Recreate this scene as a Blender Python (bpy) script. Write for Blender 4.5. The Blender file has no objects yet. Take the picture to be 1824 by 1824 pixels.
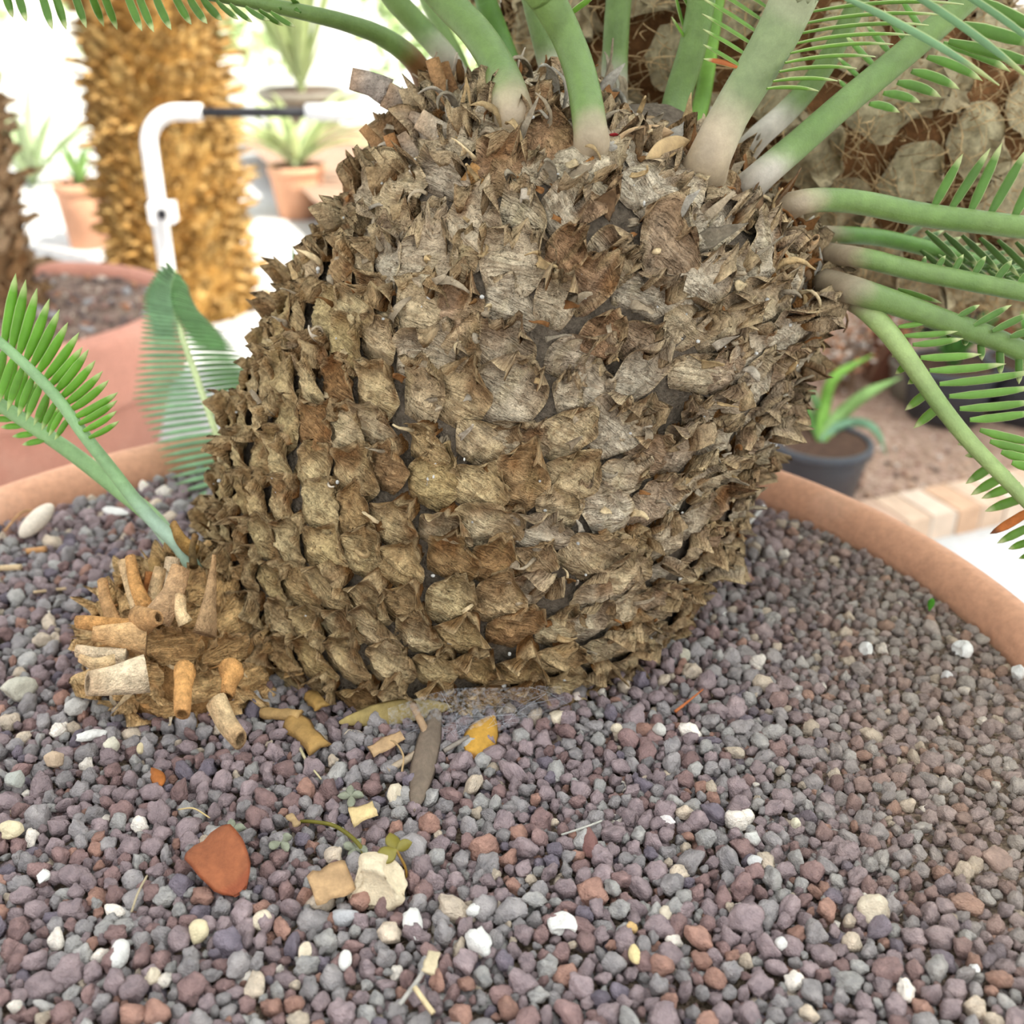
import bpy, math, random
import numpy as np
from mathutils import Vector, Matrix

# ------------------------------------------------------------------ camera, light, exposure
SC = bpy.context.scene
COL = SC.collection
PITCH = math.radians(27.0); FPX = 1956.0
CAM = np.array([0.0, 0.0, 0.42])
cam_d = bpy.data.cameras.new('camera'); cam = bpy.data.objects.new('camera', cam_d); COL.objects.link(cam)
cam.location = CAM; cam.rotation_euler = (math.pi / 2 - PITCH, 0, 0)
cam_d.sensor_width = 36; cam_d.lens = 36 * FPX / 1824; cam_d.clip_start = 0.02; cam_d.clip_end = 200
cam_d.dof.use_dof = True; cam_d.dof.focus_distance = 0.60; cam_d.dof.aperture_fstop = 7.0
SC.camera = cam
world = bpy.data.worlds.new('world'); SC.world = world; world.use_nodes = True
wb = world.node_tree.nodes['Background']; wb.inputs['Color'].default_value = (0.92, 0.96, 1.0, 1); wb.inputs['Strength'].default_value = 1.5
sun_d = bpy.data.lights.new('sun', 'SUN'); sun = bpy.data.objects.new('sun', sun_d); COL.objects.link(sun)
sun_d.energy = 8.5; sun_d.angle = math.radians(0.6); sun_d.color = (1.0, 0.95, 0.86)
SUN_TO = Vector((0.50, -0.35, 0.80)).normalized()
sun.rotation_euler = SUN_TO.to_track_quat('Z', 'Y').to_euler()
vs = SC.view_settings; vs.view_transform = 'Standard'; vs.look = 'None'; vs.gamma = 1; vs.exposure = 0.15; vs.use_curve_mapping = False
SC.cycles.max_bounces = 7; SC.cycles.transparent_max_bounces = 8; SC.cycles.use_denoising = True
CLOTH_T = 0.8
ZG = -0.62                                   # paving level round the bowl

rng = np.random.default_rng(7); random.seed(7)
FW = np.array([0, math.cos(PITCH), -math.sin(PITCH)]); UP = np.array([0, math.sin(PITCH), math.cos(PITCH)]); RT = np.array([1.0, 0, 0])
def ray(x, y): return FW + RT * (x - 912) / FPX + UP * (912 - y) / FPX
def P(x, y, D): return CAM + ray(x, y) * D
def G(x, y, z=0.0):
    d = ray(x, y); return CAM + d * (z - CAM[2]) / d[2]
def px2m(px, D): return px * D / FPX
def unit(v):
    v = np.asarray(v, float); return v / (np.linalg.norm(v, axis=-1, keepdims=True) + 1e-12)

# ------------------------------------------------------------------ noise
def _h(ix, iy, iz):
    n = (ix * 374761393 + iy * 668265263 + iz * 2147483647) & 0xFFFFFFFF
    n = ((n ^ (n >> 13)) * 1274126177) & 0xFFFFFFFF
    n = ((n ^ (n >> 16)) * 2246822519) & 0xFFFFFFFF
    return ((n ^ (n >> 15)) & 0xFFFF) / 32767.5 - 1.0
def noise(p):
    p = np.asarray(p, float); i = np.floor(p).astype(np.int64); f = p - i; f = f * f * (3 - 2 * f)
    x, y, z = i[..., 0], i[..., 1], i[..., 2]; fx, fy, fz = f[..., 0], f[..., 1], f[..., 2]
    L = lambda a, b, t: a + (b - a) * t
    return L(L(L(_h(x, y, z), _h(x + 1, y, z), fx), L(_h(x, y + 1, z), _h(x + 1, y + 1, z), fx), fy),
             L(L(_h(x, y, z + 1), _h(x + 1, y, z + 1), fx), L(_h(x, y + 1, z + 1), _h(x + 1, y + 1, z + 1), fx), fy), fz)
def fbm(p, o=3):
    s, a, t = 0, 1, 0
    for k in range(o): s = s + a * noise(np.asarray(p) * 2 ** k + 17.3 * k); t += a; a *= .5
    return s / t
def sstep(a, b, x): t = np.clip((x - a) / (b - a), 0, 1); return t * t * (3 - 2 * t)

# ------------------------------------------------------------------ materials
def srgb(r, g, b):
    f = lambda c: (c / 255 / 12.92) if c / 255 <= .04045 else ((c / 255 + .055) / 1.055) ** 2.4
    return np.array([f(r), f(g), f(b)])
def nodes(m): return m.node_tree.nodes, m.node_tree.links
def new_mat(name, rough=.8, spec=.3):
    m = bpy.data.materials.new(name); m.use_nodes = True; n, l = nodes(m)
    b = n['Principled BSDF']; b.inputs['Roughness'].default_value = rough; b.inputs['Specular IOR Level'].default_value = spec
    return m, n, l, b
def noise_node(n, l, scale, detail=4, coord='Object', rough=.6, vec=None):
    t = n.new('ShaderNodeTexNoise'); t.inputs['Scale'].default_value = scale; t.inputs['Detail'].default_value = detail; t.inputs['Roughness'].default_value = rough
    if vec is None:
        c = n.new('ShaderNodeTexCoord'); l.new(c.outputs[coord], t.inputs['Vector'])
    else: l.new(vec, t.inputs['Vector'])
    return t
def ramp(n, l, src, stops):
    r = n.new('ShaderNodeValToRGB'); e = r.color_ramp.elements
    while len(e) < len(stops): e.new(.5)
    for k, (p, c) in enumerate(stops): e[k].position = p; e[k].color = (*c, 1)
    l.new(src, r.inputs['Fac']); return r
def mul(n, l, a, b, fac=1.0):
    x = n.new('ShaderNodeMix'); x.data_type = 'RGBA'; x.blend_type = 'MULTIPLY'; x.inputs['Factor'].default_value = fac
    for s, v in ((6, a), (7, b)):
        if hasattr(v, 'is_linked'): l.new(v, x.inputs[s])
        else: x.inputs[s].default_value = (*v, 1)
    return x.outputs[2]
def bump(n, l, b, h, dist, strength=1.0):
    u = n.new('ShaderNodeBump'); u.inputs['Distance'].default_value = dist; u.inputs['Strength'].default_value = strength
    l.new(h, u.inputs['Height']); l.new(u.outputs['Normal'], b.inputs['Normal']); return u
def col_mat(name, var=(.65, 1.3), scale=220, bdist=.0006, rough=.85, spec=.2, translucent=0.0, fine=900):
    """colour from the mesh's own 'Col' attribute, broken up by grain"""
    m, n, l, b = new_mat(name, rough, spec)
    a = n.new('ShaderNodeAttribute'); a.attribute_name = 'Col'
    t = noise_node(n, l, scale, 7, rough=.72); r = ramp(n, l, t.outputs['Fac'], [(.30, (var[0],) * 3), (.70, (var[1],) * 3)])
    c = mul(n, l, a.outputs['Color'], r.outputs['Color']); l.new(c, b.inputs['Base Color'])
    if bdist: t2 = noise_node(n, l, fine, 3); bump(n, l, b, t2.outputs['Fac'], bdist)
    if translucent:
        tr = n.new('ShaderNodeBsdfTranslucent'); l.new(c, tr.inputs['Color']); mx = n.new('ShaderNodeMixShader'); mx.inputs[0].default_value = translucent
        l.new(b.outputs[0], mx.inputs[1]); l.new(tr.outputs[0], mx.inputs[2]); l.new(mx.outputs[0], n['Material Output'].inputs['Surface'])
    return m
def plain(name, rgb, rough=.7, spec=.3, var=(.8, 1.15), scale=20, bdist=0, bscale=200):
    m, n, l, b = new_mat(name, rough, spec)
    t = noise_node(n, l, scale, 5)
    r = ramp(n, l, t.outputs['Fac'], [(.3, tuple(np.array(rgb) * var[0])), (.7, tuple(np.array(rgb) * var[1]))]); l.new(r.outputs['Color'], b.inputs['Base Color'])
    if bdist: t2 = noise_node(n, l, bscale, 4); bump(n, l, b, t2.outputs['Fac'], bdist)
    return m
M_bark = col_mat('dry_leaf_base', (.50, 1.55), 210, .0024, .9, .12, fine=650)
def wrinkle(m):
    """cross wrinkles and lengthwise fibres laid out in each leaf base's own (across, along) coordinates"""
    n, l = nodes(m); b = n['Principled BSDF']; a = n.new('ShaderNodeAttribute'); a.attribute_name = 'grain'
    def lay(sx, sy, dist):
        mp_ = n.new('ShaderNodeMapping'); mp_.inputs['Scale'].default_value = (sx, sy, 1); l.new(a.outputs['Vector'], mp_.inputs['Vector'])
        t = noise_node(n, l, 1.0, 4, vec=mp_.outputs['Vector'], rough=.55); t.inputs['Distortion'].default_value = dist; return t
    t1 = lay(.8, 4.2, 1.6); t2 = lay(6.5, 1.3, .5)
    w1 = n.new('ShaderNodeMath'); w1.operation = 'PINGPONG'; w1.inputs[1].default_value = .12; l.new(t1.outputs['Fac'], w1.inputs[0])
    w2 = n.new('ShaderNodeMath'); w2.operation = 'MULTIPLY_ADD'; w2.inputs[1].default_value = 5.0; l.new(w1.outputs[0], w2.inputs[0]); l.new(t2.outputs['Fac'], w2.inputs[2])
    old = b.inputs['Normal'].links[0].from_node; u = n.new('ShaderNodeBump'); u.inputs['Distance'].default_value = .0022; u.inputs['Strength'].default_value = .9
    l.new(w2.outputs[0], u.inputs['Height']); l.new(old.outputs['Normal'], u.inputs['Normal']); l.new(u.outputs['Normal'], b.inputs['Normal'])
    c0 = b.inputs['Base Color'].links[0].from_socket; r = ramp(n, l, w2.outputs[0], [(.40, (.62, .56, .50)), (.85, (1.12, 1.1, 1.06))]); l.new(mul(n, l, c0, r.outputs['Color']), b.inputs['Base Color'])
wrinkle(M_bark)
M_core = plain('trunk_core', srgb(108, 96, 82), .95, .1, (.55, 1.3), 260, .003, 500)
M_scrap = col_mat('dry_scrap', (.6, 1.35), 300, .0008, .85, .2, translucent=.15)
M_leaf = col_mat('green_leaf', (.86, 1.12), 60, 0, .42, .45, translucent=.35)
M_petiole = col_mat('petiole', (.8, 1.2), 90, .0003, .45, .4, fine=700)
M_wool = col_mat('wool', (.6, 1.35), 180, .0015, .95, .1, fine=900)
M_stone = col_mat('stone', (.8, 1.15), 260, .0010, .9, .2, fine=900)
M_litter = col_mat('litter', (.75, 1.2), 180, .0004, .7, .3, translucent=.12)
M_far = col_mat('far_plant', (.8, 1.2), 30, 0, .6, .3, translucent=.3)

# ------------------------------------------------------------------ mesh helpers
ORG = {}
def empty(name, loc):
    o = bpy.data.objects.new(name, None); o.empty_display_size = .02; COL.objects.link(o); o.location = loc; ORG[o.name] = np.array(loc, float); return o
def mk(name, V, F, mat, parent=None, origin=None, col=None, smooth=True, grain=None):
    """V world coordinates; F list of int arrays (each n x k)"""
    V = np.asarray(V, float).reshape(-1, 3)
    if isinstance(F, np.ndarray): F = [F]
    F = [np.asarray(f, np.int64) for f in F if len(f)]
    og = ORG[parent.name] if parent is not None else (np.array(origin, float) if origin is not None else np.array([V[:, 0].mean(), V[:, 1].mean(), V[:, 2].min()]))
    me = bpy.data.meshes.new(name)
    me.vertices.add(len(V)); me.vertices.foreach_set('co', (V - og).ravel())
    nl = sum(f.size for f in F); npoly = sum(len(f) for f in F)
    me.loops.add(nl); me.loops.foreach_set('vertex_index', np.concatenate([f.ravel() for f in F]).astype(np.int32))
    me.polygons.add(npoly)
    cnt = np.concatenate([np.full(len(f), f.shape[1]) for f in F]); st = np.concatenate([[0], np.cumsum(cnt)[:-1]])
    me.polygons.foreach_set('loop_start', st.astype(np.int32)); me.polygons.foreach_set('loop_total', cnt.astype(np.int32))
    me.polygons.foreach_set('use_smooth', np.full(npoly, bool(smooth)))
    me.update(calc_edges=True); me.validate()
    if col is not None:
        c = np.asarray(col, float)
        if c.ndim == 1: c = np.tile(c, (len(V), 1))
        a = me.color_attributes.new('Col', 'FLOAT_COLOR', 'POINT'); a.data.foreach_set('color', np.c_[np.clip(c, 0, 1), np.ones(len(V))].ravel())
    if grain is not None:
        a = me.attributes.new('grain', 'FLOAT_VECTOR', 'POINT'); a.data.foreach_set('vector', np.ascontiguousarray(grain, float).ravel())
    if mat: me.materials.append(mat)
    o = bpy.data.objects.new(name, me); COL.objects.link(o)
    if parent is not None: o.parent = parent; ORG[o.name] = og
    else: o.location = og; ORG[o.name] = og
    return o
def tag(o, label, cat, group=None, kind=None):
    o['label'] = label; o['category'] = cat
    if group: o['group'] = group
    if kind: o['kind'] = kind
    return o
class MB:
    def __init__(s): s.V = []; s.F = []; s.C = []; s.n = 0
    def add(s, V, F, c=None):
        V = np.asarray(V, float).reshape(-1, 3)
        if isinstance(F, np.ndarray): F = [F]
        for f in F:
            if len(f): s.F.append(np.asarray(f, np.int64) + s.n)
        s.V.append(V); c = np.array([.5, .5, .5]) if c is None else np.asarray(c, float)
        s.C.append(np.tile(c, (len(V), 1)) if c.ndim == 1 else c); s.n += len(V); return s
    def build(s, name, mat, parent=None, origin=None, smooth=True):
        by = {}
        for f in s.F: by.setdefault(f.shape[1], []).append(f)
        return mk(name, np.concatenate(s.V), [np.concatenate(v) for v in by.values()], mat, parent, origin, np.concatenate(s.C), smooth)
def spline(pts, n):
    """Catmull-Rom through rows of pts, n samples"""
    p = np.asarray(pts, float)
    if len(p) == 2: t = np.linspace(0, 1, n)[:, None]; return p[0] * (1 - t) + p[1] * t
    q = np.vstack([2 * p[0] - p[1], p, 2 * p[-1] - p[-2]]); m = len(p) - 1
    u = np.linspace(0, m, n); k = np.minimum(u.astype(int), m - 1); t = (u - k)[:, None]
    a, b, c, d = q[k], q[k + 1], q[k + 2], q[k + 3]
    return .5 * (2 * b + (c - a) * t + (2 * a - 5 * b + 4 * c - d) * t ** 2 + (3 * b - a - 3 * c + d) * t ** 3)
def grid_faces(r, c, close=False):
    i = np.arange(r - 1)[:, None] * c; j = np.arange(c if close else c - 1)[None]; j2 = (j + 1) % c
    return np.stack([i + j, i + j2, i + c + j2, i + c + j], -1).reshape(-1, 4)
def frames(p):
    t = unit(np.gradient(p, axis=0)); n = np.zeros_like(p)
    r = np.array([0, 0, 1.0]) if abs(t[0][2]) < .8 else np.array([0, 1.0, 0])
    n[0] = unit(r - t[0] * (r @ t[0]))
    for k in range(1, len(p)): n[k] = unit(n[k - 1] - t[k] * (n[k - 1] @ t[k]))
    return t, n, np.cross(t, n)
def tube(pts, rad, n=16, seg=10, flat=1.0, jit=0.0, hollow=False):
    p = spline(pts, n); rad = np.atleast_1d(np.asarray(rad, float))
    r = np.interp(np.linspace(0, 1, n), np.linspace(0, 1, len(rad)), rad)
    t, nn, bb = frames(p); th = np.linspace(0, 2 * np.pi, seg, endpoint=False)
    V = p[:, None] + r[:, None, None] * (np.cos(th)[None, :, None] * nn[:, None] * flat + np.sin(th)[None, :, None] * bb[:, None])
    if jit: V = V + jit * fbm(V * 60 + rng.random(3) * 50, 2)[..., None] * unit(V - p[:, None])
    V = V.reshape(-1, 3); F = [grid_faces(n, seg, True)]
    e = n * seg
    if hollow:
        inner = p[-1] + (V[-seg:] - p[-1]) * .6; deep = p[-1] + (inner - p[-1]) - t[-1] * r[-1] * 1.2
        V = np.vstack([V, inner, deep, p[0], deep.mean(0)])
        for a in (n - 1, n): F.append(np.array([[a * seg + j, a * seg + (j + 1) % seg, (a + 1) * seg + (j + 1) % seg, (a + 1) * seg + j] for j in range(seg)]))
        z0 = e + 2 * seg
        F.append(np.array([[(j + 1) % seg, j, z0] for j in range(seg)] + [[(n + 1) * seg + j, (n + 1) * seg + (j + 1) % seg, z0 + 1] for j in range(seg)]))
    else:
        V = np.vstack([V, p[0], p[-1]])
        F.append(np.array([[(j + 1) % seg, j, e] for j in range(seg)] + [[e - seg + j, e - seg + (j + 1) % seg, e + 1] for j in range(seg)]))
    return V, F
def box(cx, cy, cz, sx, sy, sz, rz=0.0, jit=0):
    v = np.array([[x, y, z] for z in (-.5, .5) for y in (-.5, .5) for x in (-.5, .5)]) * [sx, sy, sz]
    c, s = math.cos(rz), math.sin(rz); v = v @ np.array([[c, s, 0], [-s, c, 0], [0, 0, 1]]) + [cx, cy, cz]
    return v, np.array([[0, 2, 3, 1], [4, 5, 7, 6], [0, 1, 5, 4], [2, 6, 7, 3], [0, 4, 6, 2], [1, 3, 7, 5]])
def lathe(prof, center, seg=64, wob=0):
    pr = np.asarray(prof, float); th = np.linspace(0, 2 * np.pi, seg, endpoint=False)
    V = np.stack([pr[:, None, 0] * np.cos(th), pr[:, None, 0] * np.sin(th), np.repeat(pr[:, 1:2], seg, 1)], -1) + np.asarray(center)
    return V.reshape(-1, 3), grid_faces(len(pr), seg, True)[:, ::-1]
def ico(sub):
    import bmesh
    b = bmesh.new(); bmesh.ops.create_icosphere(b, subdivisions=sub, radius=1)
    V = np.array([v.co[:] for v in b.verts]); F = np.array([[v.index for v in f.verts] for f in b.faces]); b.free(); return V, F
ICO = {k: ico(k) for k in (1, 2, 3, 4)}
def rock(seed, sub=3, ang=.5, rough=.12):
    V, F = ICO[sub]; r = np.random.default_rng(seed); V = V.copy()
    for k in range(9):                                     # knock flats off the ball
        d = unit(r.normal(size=3)); h = r.uniform(.62, .95); s = V @ d
        V -= np.where(s > h, (s - h) * ang * 1.6, 0)[:, None] * d
    o = r.random(3) * 90
    V *= (1 + rough * 1.4 * fbm(V * 1.7 + o, 2) + rough * .55 * fbm(V * 5 + o, 2))[:, None]
    return V, F
def rotm(ax, an): return np.array(Matrix.Rotation(an, 3, Vector(ax)))
def leaf(b, t, w, face=0.0, bend=0.0, cols=(0, 0, 0), edge=None, n=9, fold=.25, th=.0004, tipc=None, shape='blade'):
    """a leaflet from b to t, w wide; face = rotation of the blade about its own axis away from square-on; bend = sag as share of length"""
    b, t = np.asarray(b, float), np.asarray(t, float); d = t - b; L = np.linalg.norm(d); d = d / L
    v = unit((b + t) / 2 - CAM0); s = unit(np.cross(d, v)); s = s * math.cos(face) + np.cross(d, s) * math.sin(face); nn = np.cross(s, d)
    u = np.linspace(0, 1, n)
    if shape == 'blade': wd = np.interp(u, [0, .06, .25, .6, .85, .97, 1], [.5, .62, .95, 1, .62, .2, .02])
    elif shape == 'broad': wd = np.interp(u, [0, .03, .2, .6, .85, .97, 1], [.45, .72, 1, .98, .8, .5, .3])
    else: wd = np.interp(u, [0, .08, .3, .55, .8, .95, 1], [.12, .4, .9, 1, .75, .3, .02])
    x = np.array([-1, -.82, 0, .82, 1, .82, 0, -.82]); k = np.array([0, 1, 1, 1, 0, -1, -1, -1])
    c = b + d * (u * L)[:, None] + (bend * L * 4 * u * (1 - u))[:, None] * UPV
    V = c[:, None] + (wd * w / 2)[:, None, None] * x[None, :, None] * s + (np.abs(x)[None, :, None] * fold * (wd * w / 2)[:, None, None] + th * k[None, :, None]) * nn
    C = np.tile(np.asarray(cols, float), (n, 8, 1)); C = C * (1 + .12 * noise(np.stack([u * 9, u * 0 + rng.random() * 99, u * 0], -1)))[:, None, None]
    if edge is not None: C[:, [0, 4]] = edge
    if tipc is not None: C[-2:] = tipc
    return V.reshape(-1, 3), [grid_faces(n, 8, True)], C.reshape(-1, 3)
CAM0 = CAM.copy(); UPV = np.array([0, 0, 1.0])

# ------------------------------------------------------------------ the place: paving, bed, kerb, wall; plus an added, unseen overhead shade
def ground_mat():
    m, n, l, b = new_mat('pale_paving', .8, .25)
    t = noise_node(n, l, 2.2, 6); r = ramp(n, l, t.outputs['Fac'], [(.3, tuple(srgb(190, 189, 186))), (.7, tuple(srgb(212, 211, 208)))])
    t2 = noise_node(n, l, 60, 4); r2 = ramp(n, l, t2.outputs['Fac'], [(.3, (.88,) * 3), (.7, (1.05,) * 3)])
    l.new(mul(n, l, r.outputs['Color'], r2.outputs['Color']), b.inputs['Base Color']); bump(n, l, b, t2.outputs['Fac'], .002); return m
def slab(name, x0, x1, y0, y1, z, t, mat):
    V, F = box((x0 + x1) / 2, (y0 + y1) / 2, z - t / 2, x1 - x0, y1 - y0, t); return mk(name, V, F, mat, smooth=False)
g = slab('ground', -9, 9, -3, 12, ZG, .1, ground_mat()); tag(g, 'pale sunlit paving round the bowl', 'ground', kind='structure')
w = slab('wall_back', -9, 9, 12, 12.2, ZG + 3.2, 3.2, plain('white_wall', srgb(236, 234, 226), .9, .1, (.95, 1.02), 3)); tag(w, 'white rendered garden wall far behind the pots', 'wall', kind='structure')
def cloth_mat():
    m, n, l, b = new_mat('added_shade_cloth', .9, 0); b.inputs['Base Color'].default_value = (.75, .76, .76, 1)
    tr = n.new('ShaderNodeBsdfTranslucent'); tr.inputs['Color'].default_value = (.93, .97, 1.0, 1)
    mx = n.new('ShaderNodeMixShader'); mx.inputs[0].default_value = CLOTH_T; l.new(b.outputs[0], mx.inputs[1]); l.new(tr.outputs[0], mx.inputs[2]); l.new(mx.outputs[0], n['Material Output'].inputs['Surface']); return m
MC = cloth_mat()
V1, F1 = box(2.1, -.6, 2.2, 5.0, 4.6, .02); V2, F2 = box(3.7, 3.7, 2.2, 4.4, 4.0, .02)  # unseen translucent slabs, added to shade the bowl and diffuse the sun
b_ = MB(); b_.add(V1, F1); b_.add(V2, F2); r = b_.build('added_shade_roof', MC, smooth=False); tag(r, 'unseen pale shade cloth added over the potted cycads to block and soften the sun', 'shade cloth', kind='structure')

# soil bed with brick kerb on the right
k0 = G(1590, 978, ZG); k1 = G(1824, 925, ZG); kd = unit(k1 - k0); kn = np.array([-kd[1], kd[0], 0])
KH = .055; KW = .11
def soil_mat(name, c0, c1, c2, sc=55):
    m, n, l, b = new_mat(name, .95, .1)
    t = noise_node(n, l, sc, 6, rough=.7); r = ramp(n, l, t.outputs['Fac'], [(.3, tuple(c0)), (.5, tuple(c1)), (.72, tuple(c2))])
    v = n.new('ShaderNodeTexVoronoi'); v.inputs['Scale'].default_value = sc * 2.2; c = n.new('ShaderNodeTexCoord'); l.new(c.outputs['Object'], v.inputs['Vector'])
    hs = n.new('ShaderNodeHueSaturation'); hs.inputs['Saturation'].default_value = .15; l.new(v.outputs['Color'], hs.inputs['Color'])
    l.new(mul(n, l, r.outputs['Color'], hs.outputs['Color'], .45), b.inputs['Base Color']); bump(n, l, b, v.outputs['Distance'], .004, 1); return m
M_bed = soil_mat('bed_soil', srgb(132, 104, 88), srgb(172, 142, 122), srgb(205, 178, 158))
a0 = k0 - kd * .42 + kn * KW; a1 = k0 + kd * 5 + kn * KW; a2 = a1 + kn * 5; a3 = a0 + kn * 5
nb = 60; gx = np.linspace(0, 1, nb)
BV = (a0[None, None] * (1 - gx)[:, None, None] + a1[None, None] * gx[:, None, None]) + kn * (gx ** 1.5 * 5)[None, :, None]
BV[..., 2] = ZG + KH - .012 + .012 * fbm(BV * 5, 3) + .10 * sstep(0, 1.2, (gx ** 1.5 * 5))[None, :]
sb = mk('soil_bed', BV.reshape(-1, 3), grid_faces(nb, nb)[:, ::-1], M_bed); tag(sb, 'reddish brown gravelly soil bed behind the brick edging', 'flower bed', kind='structure')
def bed_z(p):
    q = p - a0; return ZG + KH - .012 + .10 * float(sstep(0, 1.2, q @ kn))
M_brick = [plain('kerb_brick_%s' % s, c, .9, .15, (.85, 1.12), 30, .002, 150) for s, c in (('buff', srgb(212, 182, 156)), ('pink', srgb(208, 174, 150)), ('pale', srgb(218, 194, 172)), ('orange', srgb(206, 168, 138)))]
M_mortar = plain('mortar', srgb(190, 182, 172), .95, .1)
kerb = empty('kerb', k0 + kn * KW / 2); tag(kerb, 'low edging of buff bricks laid side by side along the bed', 'kerb', kind='structure')
ka = math.atan2(kd[1], kd[0])
c_ = k0 + kd * 1.0 + kn * KW / 2
V, F = box(c_[0], c_[1], ZG + KH / 2 - .003, 3.0, KW * .96, KH - .006, ka); mk('mortar_bed', V, F, M_mortar, kerb, smooth=False)
bw = .062; mbs = [MB() for _ in M_brick]
for i in range(46):
    c_ = k0 + kd * (-.5 + i * bw) + kn * (KW / 2 + rng.normal() * .0015)
    V, F = box(c_[0], c_[1], ZG + KH / 2 + rng.normal() * .001, bw - .006, KW, KH, ka + rng.normal() * .01); mbs[rng.integers(4)].add(V, F)
for m_, b_ in zip(M_brick, mbs): b_.build('brick_course', m_, kerb, smooth=False)

# ------------------------------------------------------------------ wide terracotta bowl
PC = np.array([-.083, .544, 0]); PR = .4186
def terra(name, base, dust=.35, sc=9):
    m, n, l, b = new_mat(name, .75, .3)
    t = noise_node(n, l, sc, 6); r = ramp(n, l, t.outputs['Fac'], [(.3, tuple(base * .82)), (.55, tuple(base)), (.75, tuple(base * (1 - dust) + srgb(225, 190, 165) * dust))])
    t2 = noise_node(n, l, 160, 3); r2 = ramp(n, l, t2.outputs['Fac'], [(.3, (.88,) * 3), (.7, (1.08,) * 3)])
    l.new(mul(n, l, r.outputs['Color'], r2.outputs['Color']), b.inputs['Base Color']); bump(n, l, b, t2.outputs['Fac'], .0006); return m
M_terra = terra('terracotta', srgb(222, 166, 132), .45)
M_terra2 = terra('old_terracotta', srgb(212, 150, 128), .35, 5)
rp = [(.30, ZG + .0), (.31, ZG), (.40, -.10), (.418, -.055), (.43, -.045), (.448, -.04), (.459, -.022), (.459, .0), (.453, .016), (.444, .0235), (.434, .0245), (.427, .020), (.4215, .010), (.4200, -.004), (.4190, -.03), (.40, -.06)]
pot = empty('terracotta_bowl', (PC[0], PC[1], ZG)); tag(pot, 'wide terracotta bowl with a rounded rim holding the gravel and barrel trunk', 'plant pot')
V, F = lathe(rp[:6], PC, 160); mk('bowl_wall', V, F, M_terra, pot)
V, F = lathe(rp[5:], PC, 160); mk('rim', V, F, M_terra, pot)

# ------------------------------------------------------------------ main trunk surface
TV = [-6.82e-02, 7.075e-01, 9.41e-02, 7.305e-01, 3.016e-01, 1.770e-01, 1.841e-01, 1.791e-01, 1.638e-01, 1.476e-01, -7.4e-03]
TB = np.array([TV[0], TV[1], -.02]); TT = np.array(TV[2:5]); TA = TT - TB; TL = np.linalg.norm(TA); TA /= TL
E1 = unit(np.cross([0, 1.0, 0], TA)); E2 = np.cross(TA, E1)
KN = np.array([-.12, 0, .25, .5, .75, .93, 1.0, 1.05, 1.08]); KR = np.array([.150, .171, .1841, .1791, .1638, .1476, .118, .06, .0]) - .012
_ss = np.linspace(-.12, 1.08, 241); _rr = np.interp(_ss, KN, KR)
_rr = np.convolve(np.pad(_rr, 8, mode='edge'), np.ones(17) / 17, 'valid'); _rr[-8:] = np.interp(_ss[-8:], [_ss[-9], 1.08], [_rr[-9], .02])
def trunk(s, ph):
    s = np.asarray(s, float); ph = np.asarray(ph, float); r = np.interp(s, _ss, _rr)
    return TB + TA * (s * TL)[..., None] + E1 * (4 * s * (1 - s) * TV[10])[..., None] + r[..., None] * (np.cos(ph)[..., None] * E1 + np.sin(ph)[..., None] * E2)
def trunk_frame(s, ph):
    p = trunk(s, ph); du = unit(trunk(s, ph + 1e-3) - trunk(s, ph - 1e-3)); dv = unit(trunk(s + 2e-3, ph) - trunk(s - 2e-3, ph)); n = unit(np.cross(du, dv)); return p, du, dv, n
BARK = dict(tan=srgb(192, 163, 118), pale=srgb(218, 194, 152), brown=srgb(116, 82, 46), dark=srgb(82, 60, 38), grey=srgb(158, 144, 122), olive=srgb(170, 154, 108), rust=srgb(146, 100, 58), dust=srgb(172, 154, 128))
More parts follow.
